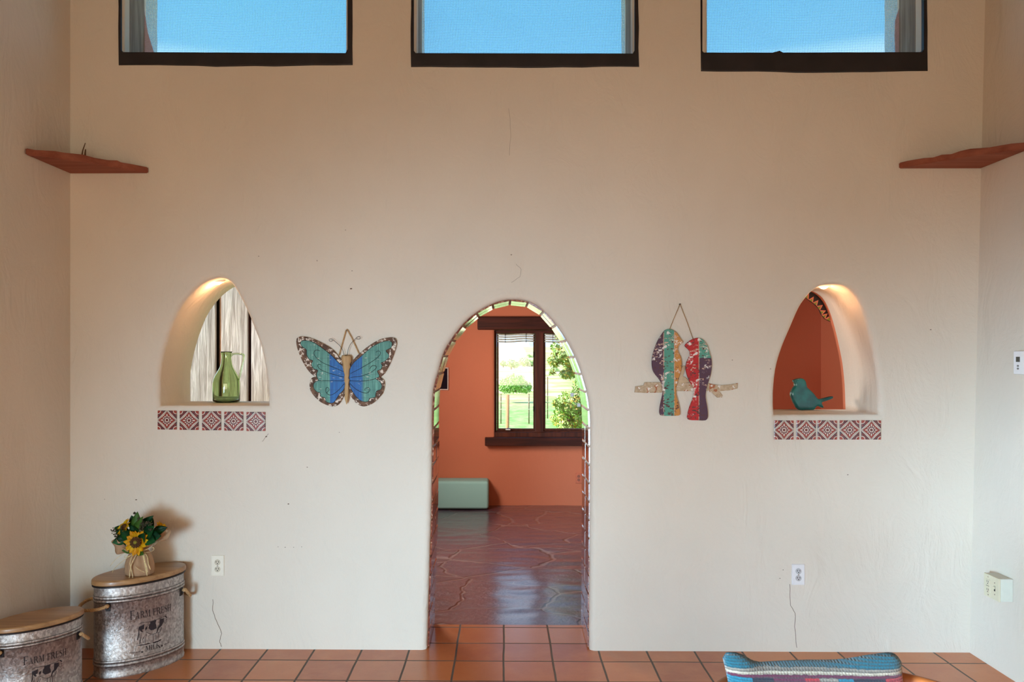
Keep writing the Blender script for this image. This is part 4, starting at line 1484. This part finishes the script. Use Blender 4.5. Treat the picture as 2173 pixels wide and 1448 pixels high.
for pl in ([(600, 800), (520, 830), (420, 860), (340, 920), (290, 980), (235, 1055)], [(640, 820), (560, 890), (440, 980), (320, 1090), (270, 1165)], [(640, 830), (600, 900), (590, 1000), (610, 1100), (640, 1265)],
           [(680, 850), (640, 960), (600, 1080), (580, 1265)], [(760, 830), (820, 920), (860, 1040), (900, 1225)], [(790, 820), (880, 900), (920, 1010), (960, 1115)], [(680, 1060), (760, 1120), (850, 1160)], [(800, 840), (840, 940), (890, 1080), (905, 1160)],
           [(700, 830), (800, 800), (880, 760), (960, 745), (970, 790), (900, 825), (760, 835)], [(660, 830), (560, 830), (500, 860), (460, 900), (520, 900), (640, 850)]):
    tube(bm, catmull([U(x, y, -.052 - .03 * min(1, max(0, (y - 820) / 150)) ) for x, y in pl], 4, False), .0026, 6, flat=.45)
put('raffia_bow', bm, M_RAF, root)

# ------------------------------------------------------------------ leather barrel chair and woven cushion
RIM_R, RIM_Z = 0.365, 0.834
CX_, CY_ = 0.82, CAM.y + 1.785
M_LEATH = plain('tan_leather', C(170, 92, 42), .5, nscale=14, var=.2, bump=.2, coat=.1)
M_CEDAR = wood('cedar_slat', C(140, 92, 56), C(176, 124, 80), 'z', 1, .7, .4)
root = thing('barrel_chair', 'tan leather barrel chair behind the woven cushion at the bottom edge', 'armchair', (CX_, CY_, 0))
bm = bmesh.new()
NA = 64
def shell_pt(ang, v, off):
    # ang 0 = back (towards the wall)
    fall = max(0, (abs(ang) - 1.25) / 1.0) ** 1.5
    top = RIM_Z - .22 * min(1, fall)
    r = RIM_R - .035 * (1 - v) - off
    return Vector((CX_ + r * math.sin(ang), CY_ + r * math.cos(ang), .40 + (top - .40) * v))
A0 = 2.2
outer_, inner_ = [], []
for k in range(NA + 1):
    ang = -A0 + 2 * A0 * k / NA
    outer_.append([bm.verts.new(shell_pt(ang, v / 8, 0)) for v in range(9)])
    inner_.append([bm.verts.new(shell_pt(ang, v / 8, .022)) for v in range(9)])
for k in range(NA):
    for v in range(8):
        for f in ((outer_[k][v], outer_[k + 1][v], outer_[k + 1][v + 1], outer_[k][v + 1]), (inner_[k][v + 1], inner_[k + 1][v + 1], inner_[k + 1][v], inner_[k][v])):
            ff = bm.faces.new(f); ff.smooth = True
    for v in (0, 8): bm.faces.new((outer_[k][v], outer_[k + 1][v], inner_[k + 1][v], inner_[k][v]))
for k in (0, NA):
    for v in range(8): bm.faces.new((outer_[k][v], outer_[k][v + 1], inner_[k][v + 1], inner_[k][v]))
bmesh.ops.recalc_face_normals(bm, faces=bm.faces)
put('leather_back', bm, M_LEATH, root)
put('rolled_rim', tube(bmesh.new(), [shell_pt(-A0 + 2 * A0 * k / NA, 1, .011) + Vector((0, 0, -.012)) for k in range(NA + 1)], .0175, 10), M_LEATH, root)
put('seat', lathe(bmesh.new(), [(.02, .395), (.30, .395), (.33, .41), (.325, .44), (.30, .452), (.02, .455)], (CX_, CY_, 0), 48), M_LEATH, root)
put('base_ring', lathe(bmesh.new(), [(.27, 0), (.31, 0), (.31, .035), (.27, .035), (.27, 0)], (CX_, CY_, 0), 48, cap=False), M_CEDAR, root)
for k in range(14):
    t = 2 * PI * k / 14
    for sgn in (1,):
        a_ = Vector((CX_ + .29 * math.cos(t), CY_ + .29 * math.sin(t), .03)); b_ = Vector((CX_ + .30 * math.cos(t + .25), CY_ + .30 * math.sin(t + .25), .40))
        put('slat', tube(bmesh.new(), [a_, b_], .013, 8), M_CEDAR, root)

# cushion
def weave():
    m = Mat('southwest_weave', .95)
    u, v, _ = m.xyz(m.co('UV'))
    wob = (m.noise(90, 2) - .5) * .012
    tv = 1 - v + wob            # 0 at the top edge
    q = (tv * 62).fl() / 62
    T, G, W, MR, NVY, RED, LB = C(8, 80, 94), C(122, 110, 98), C(168, 152, 132), C(84, 22, 48), C(24, 20, 34), C(150, 30, 38), C(18, 94, 112)
    stepx = ((tv - .10) * 40).fl() * .035
    uu = (u + 0.0)
    k = (uu - .5).abs()
    # stepped bands, symmetric steps shift the block edges row by row
    col = m.ramp(uu + stepx * .55, [(0, LB), (.13, NVY), (.25, MR), (.42, RED), (.50, G), (.60, LB), (.68, NVY), (.86, RED)], 'CONSTANT')
    col2 = m.ramp(uu - stepx * .9 + .16, [(0, RED), (.18, LB), (.33, NVY), (.5, RED), (.62, G), (.74, MR), (.9, NVY)], 'CONSTANT')
    col = m.mix(tv > .32, col, col2)
    c = m.mix(tv < .104, col, MR)
    c = m.mix(tv < .092, c, W)
    c = m.mix(tv < .080, c, G)
    c = m.mix(tv < .066, c, T)
    rows = (v * 75).fr()
    rib = ((rows - .5).abs() * 2) + ((u * 60 + (v * 75).fl() * .5).fr() - .5).abs()
    n = m.noise(150, 3)
    c = m.mix(m.step(n, .3, .8) * .35, c, C(20, 20, 30))
    m.set('Base Color', c)
    m.bump(rib * .6 + n * .5, .7, .004)
    m.set('Sheen Weight', .3)
    return m.mat


edge = [(-1, -.014), (-.985, -.004), (-.95, .001), (-.84, .000), (-.76, -.007), (-.66, -.021), (-.56, -.026), (-.2, -.023), (.1, -.022), (.28, -.020), (.45, -.014), (.62, -.006), (.78, 0), (.88, .003), (.95, -.004), (1, -.022)]


def topedge(u):
    for (a, va), (b, vb) in zip(edge, edge[1:]):
        if u <= b: return va + (vb - va) * max(0, u - a) / (b - a)
    return edge[-1][1]


cd = 2.03                        # distance of the cushion's top edge from the camera
PYT = CAM.y + cd
xl, xrr = at(1533, 1400, PYT).x, at(1913, 1400, PYT).x
zt_ = at(1700, 1386, PYT).z
CW, CH = (xrr - xl) / 2, 0.20
zbot = 0.462
mid_x = (xl + xrr) / 2
bm = bmesh.new()
uvl = bm.loops.layers.uv.new('UVMap')
NU, NV = 56, 44
def cpt(u, v, side):
    bul = ((1 - abs(u) ** 2.6) * (1 - abs(v) ** 2.6))
    x = mid_x + CW * u * (1 - .05 * (1 - abs(v) ** 3) * abs(u) ** 4)
    z = zbot + (zt_ - zbot) * (v + 1) / 2
    z += (topedge(u) if v > 0 else -.03 * (1 - u * u) * -1) * abs(v) ** 5
    y = PYT - .17 * (1 - v) / 2 + side * .075 * max(0, bul) ** .6
    y += .012 * (1 - abs(u)) * (1 + v) / 2
    return Vector((x, y, z))
grid = {}
for side in (-1, 1):
    for i in range(NU + 1):
        for j in range(NV + 1):
            u, v = -1 + 2 * i / NU, -1 + 2 * j / NV
            if side == 1 and (i in (0, NU) or j in (0, NV)): grid[(1, i, j)] = grid[(-1, i, j)]; continue
            grid[(side, i, j)] = bm.verts.new(cpt(u, v, side))
for side in (-1, 1):
    for i in range(NU):
        for j in range(NV):
            q = [(i, j), (i + 1, j), (i + 1, j + 1), (i, j + 1)]
            if side == 1: q.reverse()
            f = bm.faces.new([grid[(side, a, b)] for a, b in q]); f.smooth = True
            for lp, (a, b) in zip(f.loops, q): lp[uvl].uv = (a / NU, (lp.vert.co.z - zbot) / (zt_ - zbot))
tag(put('woven_cushion', bm, weave(), smooth=True), 'southwestern woven cushion with teal top stripe propped in the leather chair', 'cushion')
# ------------------------------------------------------------------ the den beyond the arch
FY = 4.35
DX0, DX1, DZ = -1.2, 3.5, 2.6
hx0, hx1 = at(1049, 800, FY).x, 1.12
hz0, hz1 = 0.735, at(1100, 700, FY).z
bm = slab([[(DX0 - .3, -.15), (DX1 + .3, -.15), (DX1 + .3, DZ), (DX0 - .3, DZ)], [(hx0, hz0), (hx1, hz0), (hx1, hz1), (hx0, hz1)]], FY, FY + .4, .04, 4)
tag(put('wall_den_far', bm, M_ORANGE, origin=(0, 0, 0)), kind='structure')
tag(put('wall_den_left', B(DX0 - .1, DX0, .484, FY - .002, -.15, DZ - .002), M_ORANGE, origin=(0, 0, 0)), kind='structure')
tag(put('wall_den_outside', B(DX0 - .13, DX0 - .102, .484, FY - .002, -.15, DZ - .002), M_JAMB, origin=(0, 0, 0)), kind='structure')
tag(put('wall_den_right', B(DX1, DX1 + .3, .47, FY + .4, -.15, DZ), M_ORANGE, origin=(0, 0, 0)), kind='structure')
tag(put('ceiling_den', B(DX0 - .3, DX1 + .3, .474, FY + .5, DZ, DZ + .15), M_CEIL, origin=(0, 0, 0)), kind='structure')
# uneven stone floor as real relief
bm = bmesh.new()
NX, NY = 150, 150
from mathutils import noise as MN
x0, x1, y0, y1 = DX0, DX1, .425, FY + .02
def fh(x, y):
    h = MN.noise(Vector((x * 1.3, y * 1.6, 3))) * .006 + MN.noise(Vector((x * 4, y * 9, 1))) * .0035
    return h * min(1, (y - .425) / .15) - .004
g = [[bm.verts.new((x0 + (x1 - x0) * a / NX, y0 + (y1 - y0) * b / NY, fh(x0 + (x1 - x0) * a / NX, y0 + (y1 - y0) * b / NY))) for b in range(NY + 1)] for a in range(NX + 1)]
for a in range(NX):
    for b in range(NY):
        f = bm.faces.new((g[a][b], g[a + 1][b], g[a + 1][b + 1], g[a][b + 1])); f.smooth = True
box(bm, x0, x1, y0, y1, -.15, -.05)
tag(put('floor_den', bm, M_FLAG, origin=(0, 0, 0)), kind='structure')

# built-in bench
zt = .305
bx1 = at(1037, 1080, FY - .28).x
root = put('plaster_bench', B(DX0 + .004, bx1, FY - .28, FY - .004, 0.004, zt, .03, 5), M_MINT, smooth=True, angle=40)
tag(root, 'pale mint green plaster bench built low along the orange wall', 'bench')

# window of the den
root = thing('window_4', None, None, ((hx0 + hx1) / 2, FY + .08, hz0))
tag(root, kind='structure')
WY = FY + .10
pz = lambda py: at(1100, py, WY).z
px_ = lambda px: at(px, 800, WY).x
fx0, fx1 = px_(1051), hx1 - .01
fz0, fz1 = hz0 + .004, pz(701) + .0
fz1 = min(fz1, hz1 - .006)
fx0 = hx0 - .03
mull0, mull1 = px_(1136), px_(1153.5)
g0x0, g0x1 = px_(1054), mull0
g1x0, g1x1 = mull1, px_(1241)
gz0, gz1 = pz(915), pz(708)
put('frame', slab([[(fx0, fz0), (fx1, fz0), (fx1, fz1), (fx0, fz1)], [(g0x0, gz0), (g0x1, gz0), (g0x1, gz1), (g0x0, gz1)], [(g1x0, gz0), (g1x1, gz0), (g1x1, gz1), (g1x0, gz1)]], WY - .02, WY + .09, .005, 2), M_SASH, root)
for a, b in ((g0x0, g0x1), (g1x0, g1x1)):
    ss = .022
    top = pz(724) - (gz1 - .0)
    s = put('sash', slab([[(a + .002, gz0 + .002), (b - .002, gz0 + .002), (b - .002, gz1 - .002), (a + .002, gz1 - .002)],
                          [(a + ss, gz0 + ss * 1.2), (b - ss, gz0 + ss * 1.2), (b - ss, gz1 - ss * .8), (a + ss, gz1 - ss * .8)]], WY, WY + .05, .004, 2), M_SASH, root)
    put('glass_pane', B(a + ss - .004, b - ss + .004, WY + .02, WY + .025, gz0 + ss - .002, gz1 - ss * .7), M_PANE, s)
    # rolled sheer at the head
    zr0 = pz(726)
    M_SHEER = plain('sheer_fabric', C(206, 206, 190), .9)
    bm = bmesh.new()
    for k in range(4):
        zz_ = gz1 - .012 - k * (gz1 - .012 - zr0) / 3.2
        tube(bm, [Vector((a + .012 + (b - a - .024) * q / 12, WY - .012 - .004 * (k % 2), zz_ - .005 * math.sin(PI * q / 12 * 2))) for q in range(13)], .0085, 8, flat=1.0)
    sh = put('rolled_shade', bm, M_SHEER, root)
    bm = bmesh.new()
    for q in (.22, .76):
        xq = a + (b - a) * q
        tube(bm, [(xq, WY - .028, gz1), (xq, WY - .03, zr0 - .006), (xq, WY + .0, zr0 - .008)], .0025, 6)
    put('tie_cord', bm, M_IRON, sh)
p = at(1078, 912, WY - .03)
bm = B(p.x - .028, p.x + .028, WY - .04, WY - .021, p.z - .008, p.z + .006, .003, 2)
tube(bm, [(p.x - .005, WY - .03, p.z + .005), (p.x + .0, WY - .045, p.z + .018), (p.x + .026, WY - .05, p.z + .012)], .005, 8)
put('crank_handle', bm, M_CHROME, root)
for py in (752, 868):
    q = at(1132.5, py, WY - .02)
    put('hinge', B(q.x - .006, q.x + .004, WY - .028, WY - .018, q.z - .03, q.z + .03, .002, 1), M_IRON, root)
sl = at(1029, 938, FY - .10)
put('sill', B(sl.x, hx1 + .2, FY - .10, FY + .075, at(1100, 947, FY - .10).z, at(1100, 930, FY - .10).z, .006, 2), M_BEAM, root)
put('lower_rail', B(fx0 + .002, fx1, FY + .03, WY - .021, hz0 + .008, pz(917), .004, 2), M_SASH, root)
lt = at(1013, 672, FY - .06)
put('lintel', B(lt.x, hx1 + .25, FY - .06, FY + .06, at(1100, 700, FY - .06).z, lt.z, .012, 3), M_BEAM, root)
q0, q1 = at(1060, 686, FY + .03), at(1060, 703, FY + .03)
put('head_board', B(hx0 + .004, hx1 - .004, FY + .062, FY + .079, hz1 - .03, hz1 - .004), M_BEAM, root)

# small picture on the orange wall
pa, pb = at(952, 780, FY), at(952, 828, FY)
w_ = .20
root = thing('framed_picture', 'small dark picture in a thin pale frame on the orange wall', 'picture', (pa.x - w_ / 2, FY, pb.z))
put('frame', slab([[(pa.x - w_, pb.z), (pa.x, pb.z), (pa.x, pa.z), (pa.x - w_, pa.z)], [(pa.x - w_ + .012, pb.z + .012), (pa.x - .012, pb.z + .012), (pa.x - .012, pa.z - .012), (pa.x - w_ + .012, pa.z - .012)]], FY - .022, FY - .003, .002, 1),
    plain('pale_frame', C(214, 190, 176), .5), root)
m = Mat('dark_print', .9, spec=.1)
n = m.noise(14, 3)
x, y, z = m.xyz()
m.set('Base Color', m.mix(m.step(n, .62, .7) * (z > .0), C(34, 24, 32), C(150, 140, 132)))
put('print', B(pa.x - w_ + .011, pa.x - .011, FY - .012, FY - .004, pb.z + .011, pa.z - .011), m.mat, root)

# wire sun catcher in front of the den window
sy = WY - .06
cc = at(1240, 838, sy)
root = thing('sun_catcher', 'round wire sun catcher with clear glass blocks at the edge of the den window', 'sun catcher', (cc.x, sy, cc.z))
R0 = 27 * (sy - CAM.y) / FOC
bm = bmesh.new()
for r in (1.0, .86, .70, .52, .34):
    tube(bm, [Vector((cc.x + R0 * r * math.cos(t), sy, cc.z + R0 * r * math.sin(t))) for t in [2 * PI * k / 40 for k in range(40)]], .0018, 5, closed=True)
put('wire_spiral', bm, M_IRON, root)
M_CLEAR = plain('clear_glass_block', C(205, 225, 240), .1, .0, coat=1)
for k in range(5):
    t = math.radians(180 - 62) + k * math.radians(62)
    r = R0 * (.92 if k != 1 else .96)
    c = Vector((cc.x + r * math.cos(t), sy, cc.z + r * math.sin(t)))
    put('glass_block', B(c.x - .018, c.x + .018, sy - .008, sy + .008, c.z - .02, c.z + .02, .003, 2), M_CLEAR, root)
put('hanging_wire', tube(bmesh.new(), [(cc.x, sy, cc.z + R0), (cc.x, sy, hz1 + .02)], .0012, 5), M_IRON, root)

# painted-over outlet on the orange wall
c = at(1228, 1015, FY)
root = thing('wall_outlet', 'orange painted outlet low on the den wall under the window', 'outlet', (c.x, FY, c.z), 'wall outlets')
M_OP = plain('orange_painted_plate', C(206, 112, 76), .5)
put('cover_plate', B(c.x - .036, c.x + .036, FY - .007, FY - .001, c.z - .058, c.z + .058, .003, 2), M_OP, root)
for s in (1, -1):
    put('receptacle', disc_y(bmesh.new(), c.x, c.z + s * .0195, FY - .010, FY - .005, .0165, 16), plain('brown_receptacle', C(150, 84, 60), .5), root)

# ------------------------------------------------------------------ board fence seen through the left niche
BYF = 1.25
k_ = (BYF - CAM.y) / FOC
root = thing('board_fence', 'weathered upright board wall outside behind the green jug', 'fence', (-2.0, BYF, -.3))
xs = [at(px, 700, BYF).x for px in (330, 395, 399, 457, 469, 525, 533, 590, 594, 622)]
for k in range(5):
    a, b = xs[2 * k], xs[2 * k + 1]
    put('board', B(a, b, BYF, BYF + .03, -.4, 2.45, .004, 2), M_BOARD, root)
put('gap_shade_sheet', B(xs[0], xs[-1], BYF + .10, BYF + .13, -.4, 2.45), plain('gap_shade_dark', C(44, 26, 20), .9), root)  # dark sheet added behind the boards so the gaps look shaded
put('cap_beam', B(xs[0] - .1, xs[-1] + .02, BYF - .05, BYF + .14, 2.452, 2.6, .01, 2), M_BEAM, root)
put('batten', B(xs[5] - .005 - .0, xs[5] + .006, BYF + .031, BYF + .099, -.4, 2.4), M_BEAM, root)
put('batten', B(xs[4] - .014, xs[4] - .002, BYF + .012, BYF + .05, -.4, 2.4), plain('orange_brown_edge', C(168, 116, 84), .8), root)

# ------------------------------------------------------------------ landscape beyond the den window
GZ = -.4


def ground_mat():
    m = Mat('sunny_grass_and_scrub', .95)
    x, y, z = m.xyz()
    n = m.noise(.35, 6, .65)
    n2 = m.noise(3, 5, .7)
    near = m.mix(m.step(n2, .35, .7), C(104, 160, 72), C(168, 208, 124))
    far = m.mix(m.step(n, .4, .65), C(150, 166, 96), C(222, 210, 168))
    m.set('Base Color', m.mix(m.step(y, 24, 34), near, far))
    return m.mat


bm = bmesh.new()
ys = [.6, 8, 16, 24, 32, 45, 60, 80, 110, 150, 220, 320]
def gz(y): return GZ + (0 if y < 26 else (y - 26) * .03 - max(0, y - 60) * .012)
rows = [[bm.verts.new((x, y, gz(y) + (random.uniform(-.1, .1) if y > 30 else 0))) for x in [-160 + 10 * k for k in range(33)]] for y in ys]
for a, b in zip(rows, rows[1:]):
    for k in range(32):
        f = bm.faces.new((a[k], a[k + 1], b[k + 1], b[k])); f.smooth = True
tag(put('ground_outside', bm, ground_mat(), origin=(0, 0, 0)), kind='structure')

m = Mat('hazy_mountain', 1.0); n = m.noise(.02, 6, .6); m.set('Base Color', m.mix(m.step(n, .35, .7), C(150, 184, 206), C(206, 222, 232)))  # distance haze is put into the pale blue base colours
bm = bmesh.new()
NXM = 90
rows = []
for j, (yy, k) in enumerate([(420, 0), (470, .45), (530, .8), (600, 1.0), (680, .3)]):
    rows.append([bm.verts.new((-260 + 6 * i, yy + random.uniform(-8, 8), -2 + k * (17 + 6 * MN.noise(Vector((i * .09, 0, 0))) + 3 * MN.noise(Vector((i * .31, 5, 0)))) + random.uniform(-.6, .6))) for i in range(NXM)])
for a, b in zip(rows, rows[1:]):
    for i in range(NXM - 1): bm.faces.new((a[i], a[i + 1], b[i + 1], b[i]))
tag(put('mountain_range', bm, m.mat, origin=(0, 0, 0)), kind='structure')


def leaf_cloud(blobs, n, size, mats):
    """foliage: many small leaf blades scattered over lobes"""
    bm = bmesh.new()
    wt = [b[1] ** 2 for b in blobs]
    for _ in range(n):
        c, r, sq = random.choices(blobs, wt)[0]
        d = Vector((random.gauss(0, 1), random.gauss(0, 1), random.gauss(0, 1))).normalized()
        p = Vector(c) + Vector((d.x, d.y, d.z * sq)) * r * random.uniform(.72, 1.04)
        a = Vector((random.gauss(0, 1), random.gauss(0, 1), random.gauss(0, 1))).normalized()
        b = a.cross(d + Vector((.01, .02, .03))).normalized()
        s = size * random.uniform(.6, 1.3)
        f = bm.faces.new([bm.verts.new(p - a * s), bm.verts.new(p + b * s * .45), bm.verts.new(p + a * s), bm.verts.new(p - b * s * .45)])
        f.material_index = random.randrange(len(mats))
    return bm


def blob_core(blobs, k=.8):
    bm = bmesh.new()
    for c, r, sq in blobs: ball(bm, c, r * k, 2, (1, 1, 1))
    return bm


def lm(name, c): return plain(name, c, .8, nscale=3, var=.25)


G1, G2, G3, G4 = lm('sage_leaf', C(150, 178, 110)), lm('green_leaf', C(128, 178, 80)), lm('yellow_leaf', C(226, 200, 110)), lm('pale_leaf', C(200, 222, 160))
M_TRUNK = plain('grey_bark', C(120, 98, 80), .9)


def bush(name, label, cat, base, blobs, n, size, mats, group=None, trunk=.08):
    root = thing(name, label, cat, base, group)
    bl = [((base[0] + c[0], base[1] + c[1], base[2] + c[2]), r, sq) for c, r, sq in blobs]
    bm = leaf_cloud(bl, n, size, mats)
    for c, r, sq in bl:
        t = bmesh.new()
        bmesh.ops.create_icosphere(t, subdivisions=2, radius=r * .74)
        bmesh.ops.scale(t, vec=(1, 1, sq), verts=t.verts)
        bmesh.ops.translate(t, vec=c, verts=t.verts)
        for f in t.faces: f.smooth = True
        join(bm, t, 0)
    put('foliage', bm, mats, root)
    put('trunk', tube(bmesh.new(), [(base[0], base[1], base[2] - .05), (base[0], base[1], base[2] + (blobs[0][0][2]))], trunk, 8), M_TRUNK, root)
    return root


def gpos(px, py_base, d):
    p = at(px, py_base, CAM.y + d)
    return p


# round green juniper in the left light
d = 33.0
p = gpos(1093, 830, d); k_ = d / FOC
bush('juniper_bush', 'round green juniper bush seen in the left light of the den window', 'bush', (p.x, p.y, p.z), [((0, 0, 16 * k_), 25 * k_, .85), ((-18 * k_, 0, 11 * k_), 20 * k_, .8), ((20 * k_, 0, 8 * k_), 17 * k_, .8)],
     2600, .05, [G2, G2, G4])
for q, (px, py, d, r, lb) in enumerate([(1085, 779, 62, 14, 'low sage shrub on the far slope left of its neighbour'), (1113, 777, 70, 17, 'wide sage shrub on the far slope above the round juniper'), (1122, 764, 110, 11, 'tiny pale shrub highest on the far slope'), (1068, 776, 66, 9, 'small pale shrub on the far slope at the left edge of the window'), (1176, 790, 60, 9, 'pale shrub on the slope in the right light of the window')]):
    k_ = d / FOC
    p = gpos(px, py, d)
    bush('sage_shrub', lb, 'shrub', (p.x, p.y, min(p.z - r * k_ * .3, gz(p.y) + 2)), [((0, 0, r * k_ * .8), r * k_ * .8, .75), ((r * k_ * .7, 0, r * k_ * .6), r * k_ * .6, .8)], 500, .09, [G1, G4], 'shrubs on the far slope', .05)
d = 11.0
k_ = d / FOC
p = gpos(1212, 930, d)
base = (p.x, p.y, gz(p.y))
ctr = lambda px, py: ((px - 1212) * k_, random.uniform(-.15, .15), at(px, py, CAM.y + d).z - base[2])
bl = [(ctr(px, py), r * k_, sq) for px, py, r, sq in [(1212, 860, 34, .9), (1190, 890, 22, .9), (1205, 905, 24, .8), (1235, 890, 30, 1), (1198, 755, 24, .9), (1175, 765, 15, 1), (1180, 740, 13, 1), (1215, 730, 20, 1), (1222, 780, 26, 1), (1200, 795, 14, .8), (1240, 820, 26, 1), (1172, 790, 8, .8), (1182, 855, 12, .8), (1240, 740, 30, 1), (1186, 715, 10, 1)]]
bush('desert_tree', 'yellow green tree close outside the right light of the den window', 'tree', base, bl, 5200, .028, [G1, G4, G3, G2], trunk=.05)
# posts of the wire fence
def post(name, label, px, pyt, d, w, mat, group=None):
    p = gpos(px, pyt, d)
    bm = tube(bmesh.new(), [(p.x, p.y, gz(p.y) - .1), (p.x, p.y, p.z)], w, 10)
    return tag(put(name, bm, mat), label, 'post', group)
post('wooden_post', 'thick orange brown wooden post in the grass outside the den window', 1077, 838, 15, .036, plain('post_wood', C(206, 140, 100), .8))
post('fence_post', 'thin metal fence post nearest the left edge of the den window', 1063, 836, 24, .02, M_TRUNK, 'thin fence posts')
post('fence_post', 'thin metal fence post beside the window mullion', 1122.5, 836, 24, .02, M_TRUNK, 'thin fence posts')
post('fence_post', 'thin metal fence post in the right light of the window', 1162, 800, 26, .02, M_TRUNK, 'thin fence posts')
bm = bmesh.new()
pa, pb = gpos(1050, 862, 23.9), gpos(1240, 862, 23.9)
for dz in (0, .22, .4): tube(bm, [pa + Vector((0, 0, dz - .1)), pb + Vector((0, 0, dz - .1))], .006, 5)
tag(put('fence_wire', bm, plain('fence_wire_steel', C(205, 200, 180), .6)), 'strands of fence wire stretched between the thin posts', 'wire')

# ------------------------------------------------------------------ sun, side window daylight and added light panels
def area(name, loc, target, sx, sy, power, col):
    ld = bpy.data.lights.new(name, 'AREA')
    ld.shape = 'RECTANGLE'; ld.size = sx; ld.size_y = sy
    ld.energy = power; ld.color = col
    o = bpy.data.objects.new(name, ld)
    o.location = loc
    o.rotation_euler = (Vector(target) - Vector(loc)).to_track_quat('-Z', 'Z').to_euler()
    COL.objects.link(o)
    return o


l = area('cool_key_light', (-1.6, -6.93, 0.8), (KX, 0, KZ), 1.6, 1.3, KEY_W, KCOL)  # cool key panel added before the solid rear wall; no door there
l.data.spread = math.radians(KSP)
l = area('side_window_daylight', (XL - 0.02, -5.52, 0.92), (2.65, SY, 0.2), 1.45, 1.45, SIDE_W, KCOL)
l.data.spread = math.radians(SSP)
area('warm_fill_light', (-0.6, -6.93, WZ), (-0.6, 0, WZ), 4.2, 1.2, WARM_W, WCOL)  # unseen warm fill panel added to light the upper wall
area('den_fill_light', (DX0 + .03, 2.3, 1.55), (3, 2.6, 1.0), 1.3, 1.1, DEN_W, (1.0, 0.93, 0.86))  # fill panel added to brighten the den; this wall has no window opening
sd = bpy.data.lights.new('sun', 'SUN')
sd.energy = SUN_W; sd.angle = .01; sd.color = (1, .96, .88)
so = bpy.data.objects.new('sun', sd)
so.rotation_euler = Vector((.7, .16, -.7)).to_track_quat('-Z', 'Z').to_euler()
so.location = (-8, -3, 10)
COL.objects.link(so)

w = bpy.data.worlds.new('sky'); SC.world = w
w.use_nodes = True
nt = w.node_tree
bg = nt.nodes['Background']
tc = nt.nodes.new('ShaderNodeTexCoord'); sp = nt.nodes.new('ShaderNodeSeparateXYZ'); cr = nt.nodes.new('ShaderNodeValToRGB')
nt.links.new(tc.outputs['Generated'], sp.inputs[0]); nt.links.new(sp.outputs[2], cr.inputs[0]); nt.links.new(cr.outputs[0], bg.inputs[0])
cr.color_ramp.elements[0].position = 0.0; cr.color_ramp.elements[0].color = (.95, 1.02, 1.06, 1)
cr.color_ramp.elements[1].position = .39; cr.color_ramp.elements[1].color = (.23, .74, 1.28, 1)
e = cr.color_ramp.elements.new(.345); e.color = (.28, .80, 1.34, 1)
e = cr.color_ramp.elements.new(.30); e.color = (1.5, 2.1, 2.8, 1)
bg.inputs[1].default_value = 1.0

SC.view_settings.view_transform = 'Standard'
SC.view_settings.look = 'None'
SC.view_settings.exposure = EXPO
SC.view_settings.gamma = 1
SC.view_settings.use_curve_mapping = False
SC.cycles.use_denoising = True
SC.cycles.max_bounces = 10
SC.cycles.diffuse_bounces = 5
SC.cycles.transmission_bounces = 8
SC.cycles.transparent_max_bounces = 12
SC.cycles.sample_clamp_indirect = 4
SC.cycles.caustics_reflective = False
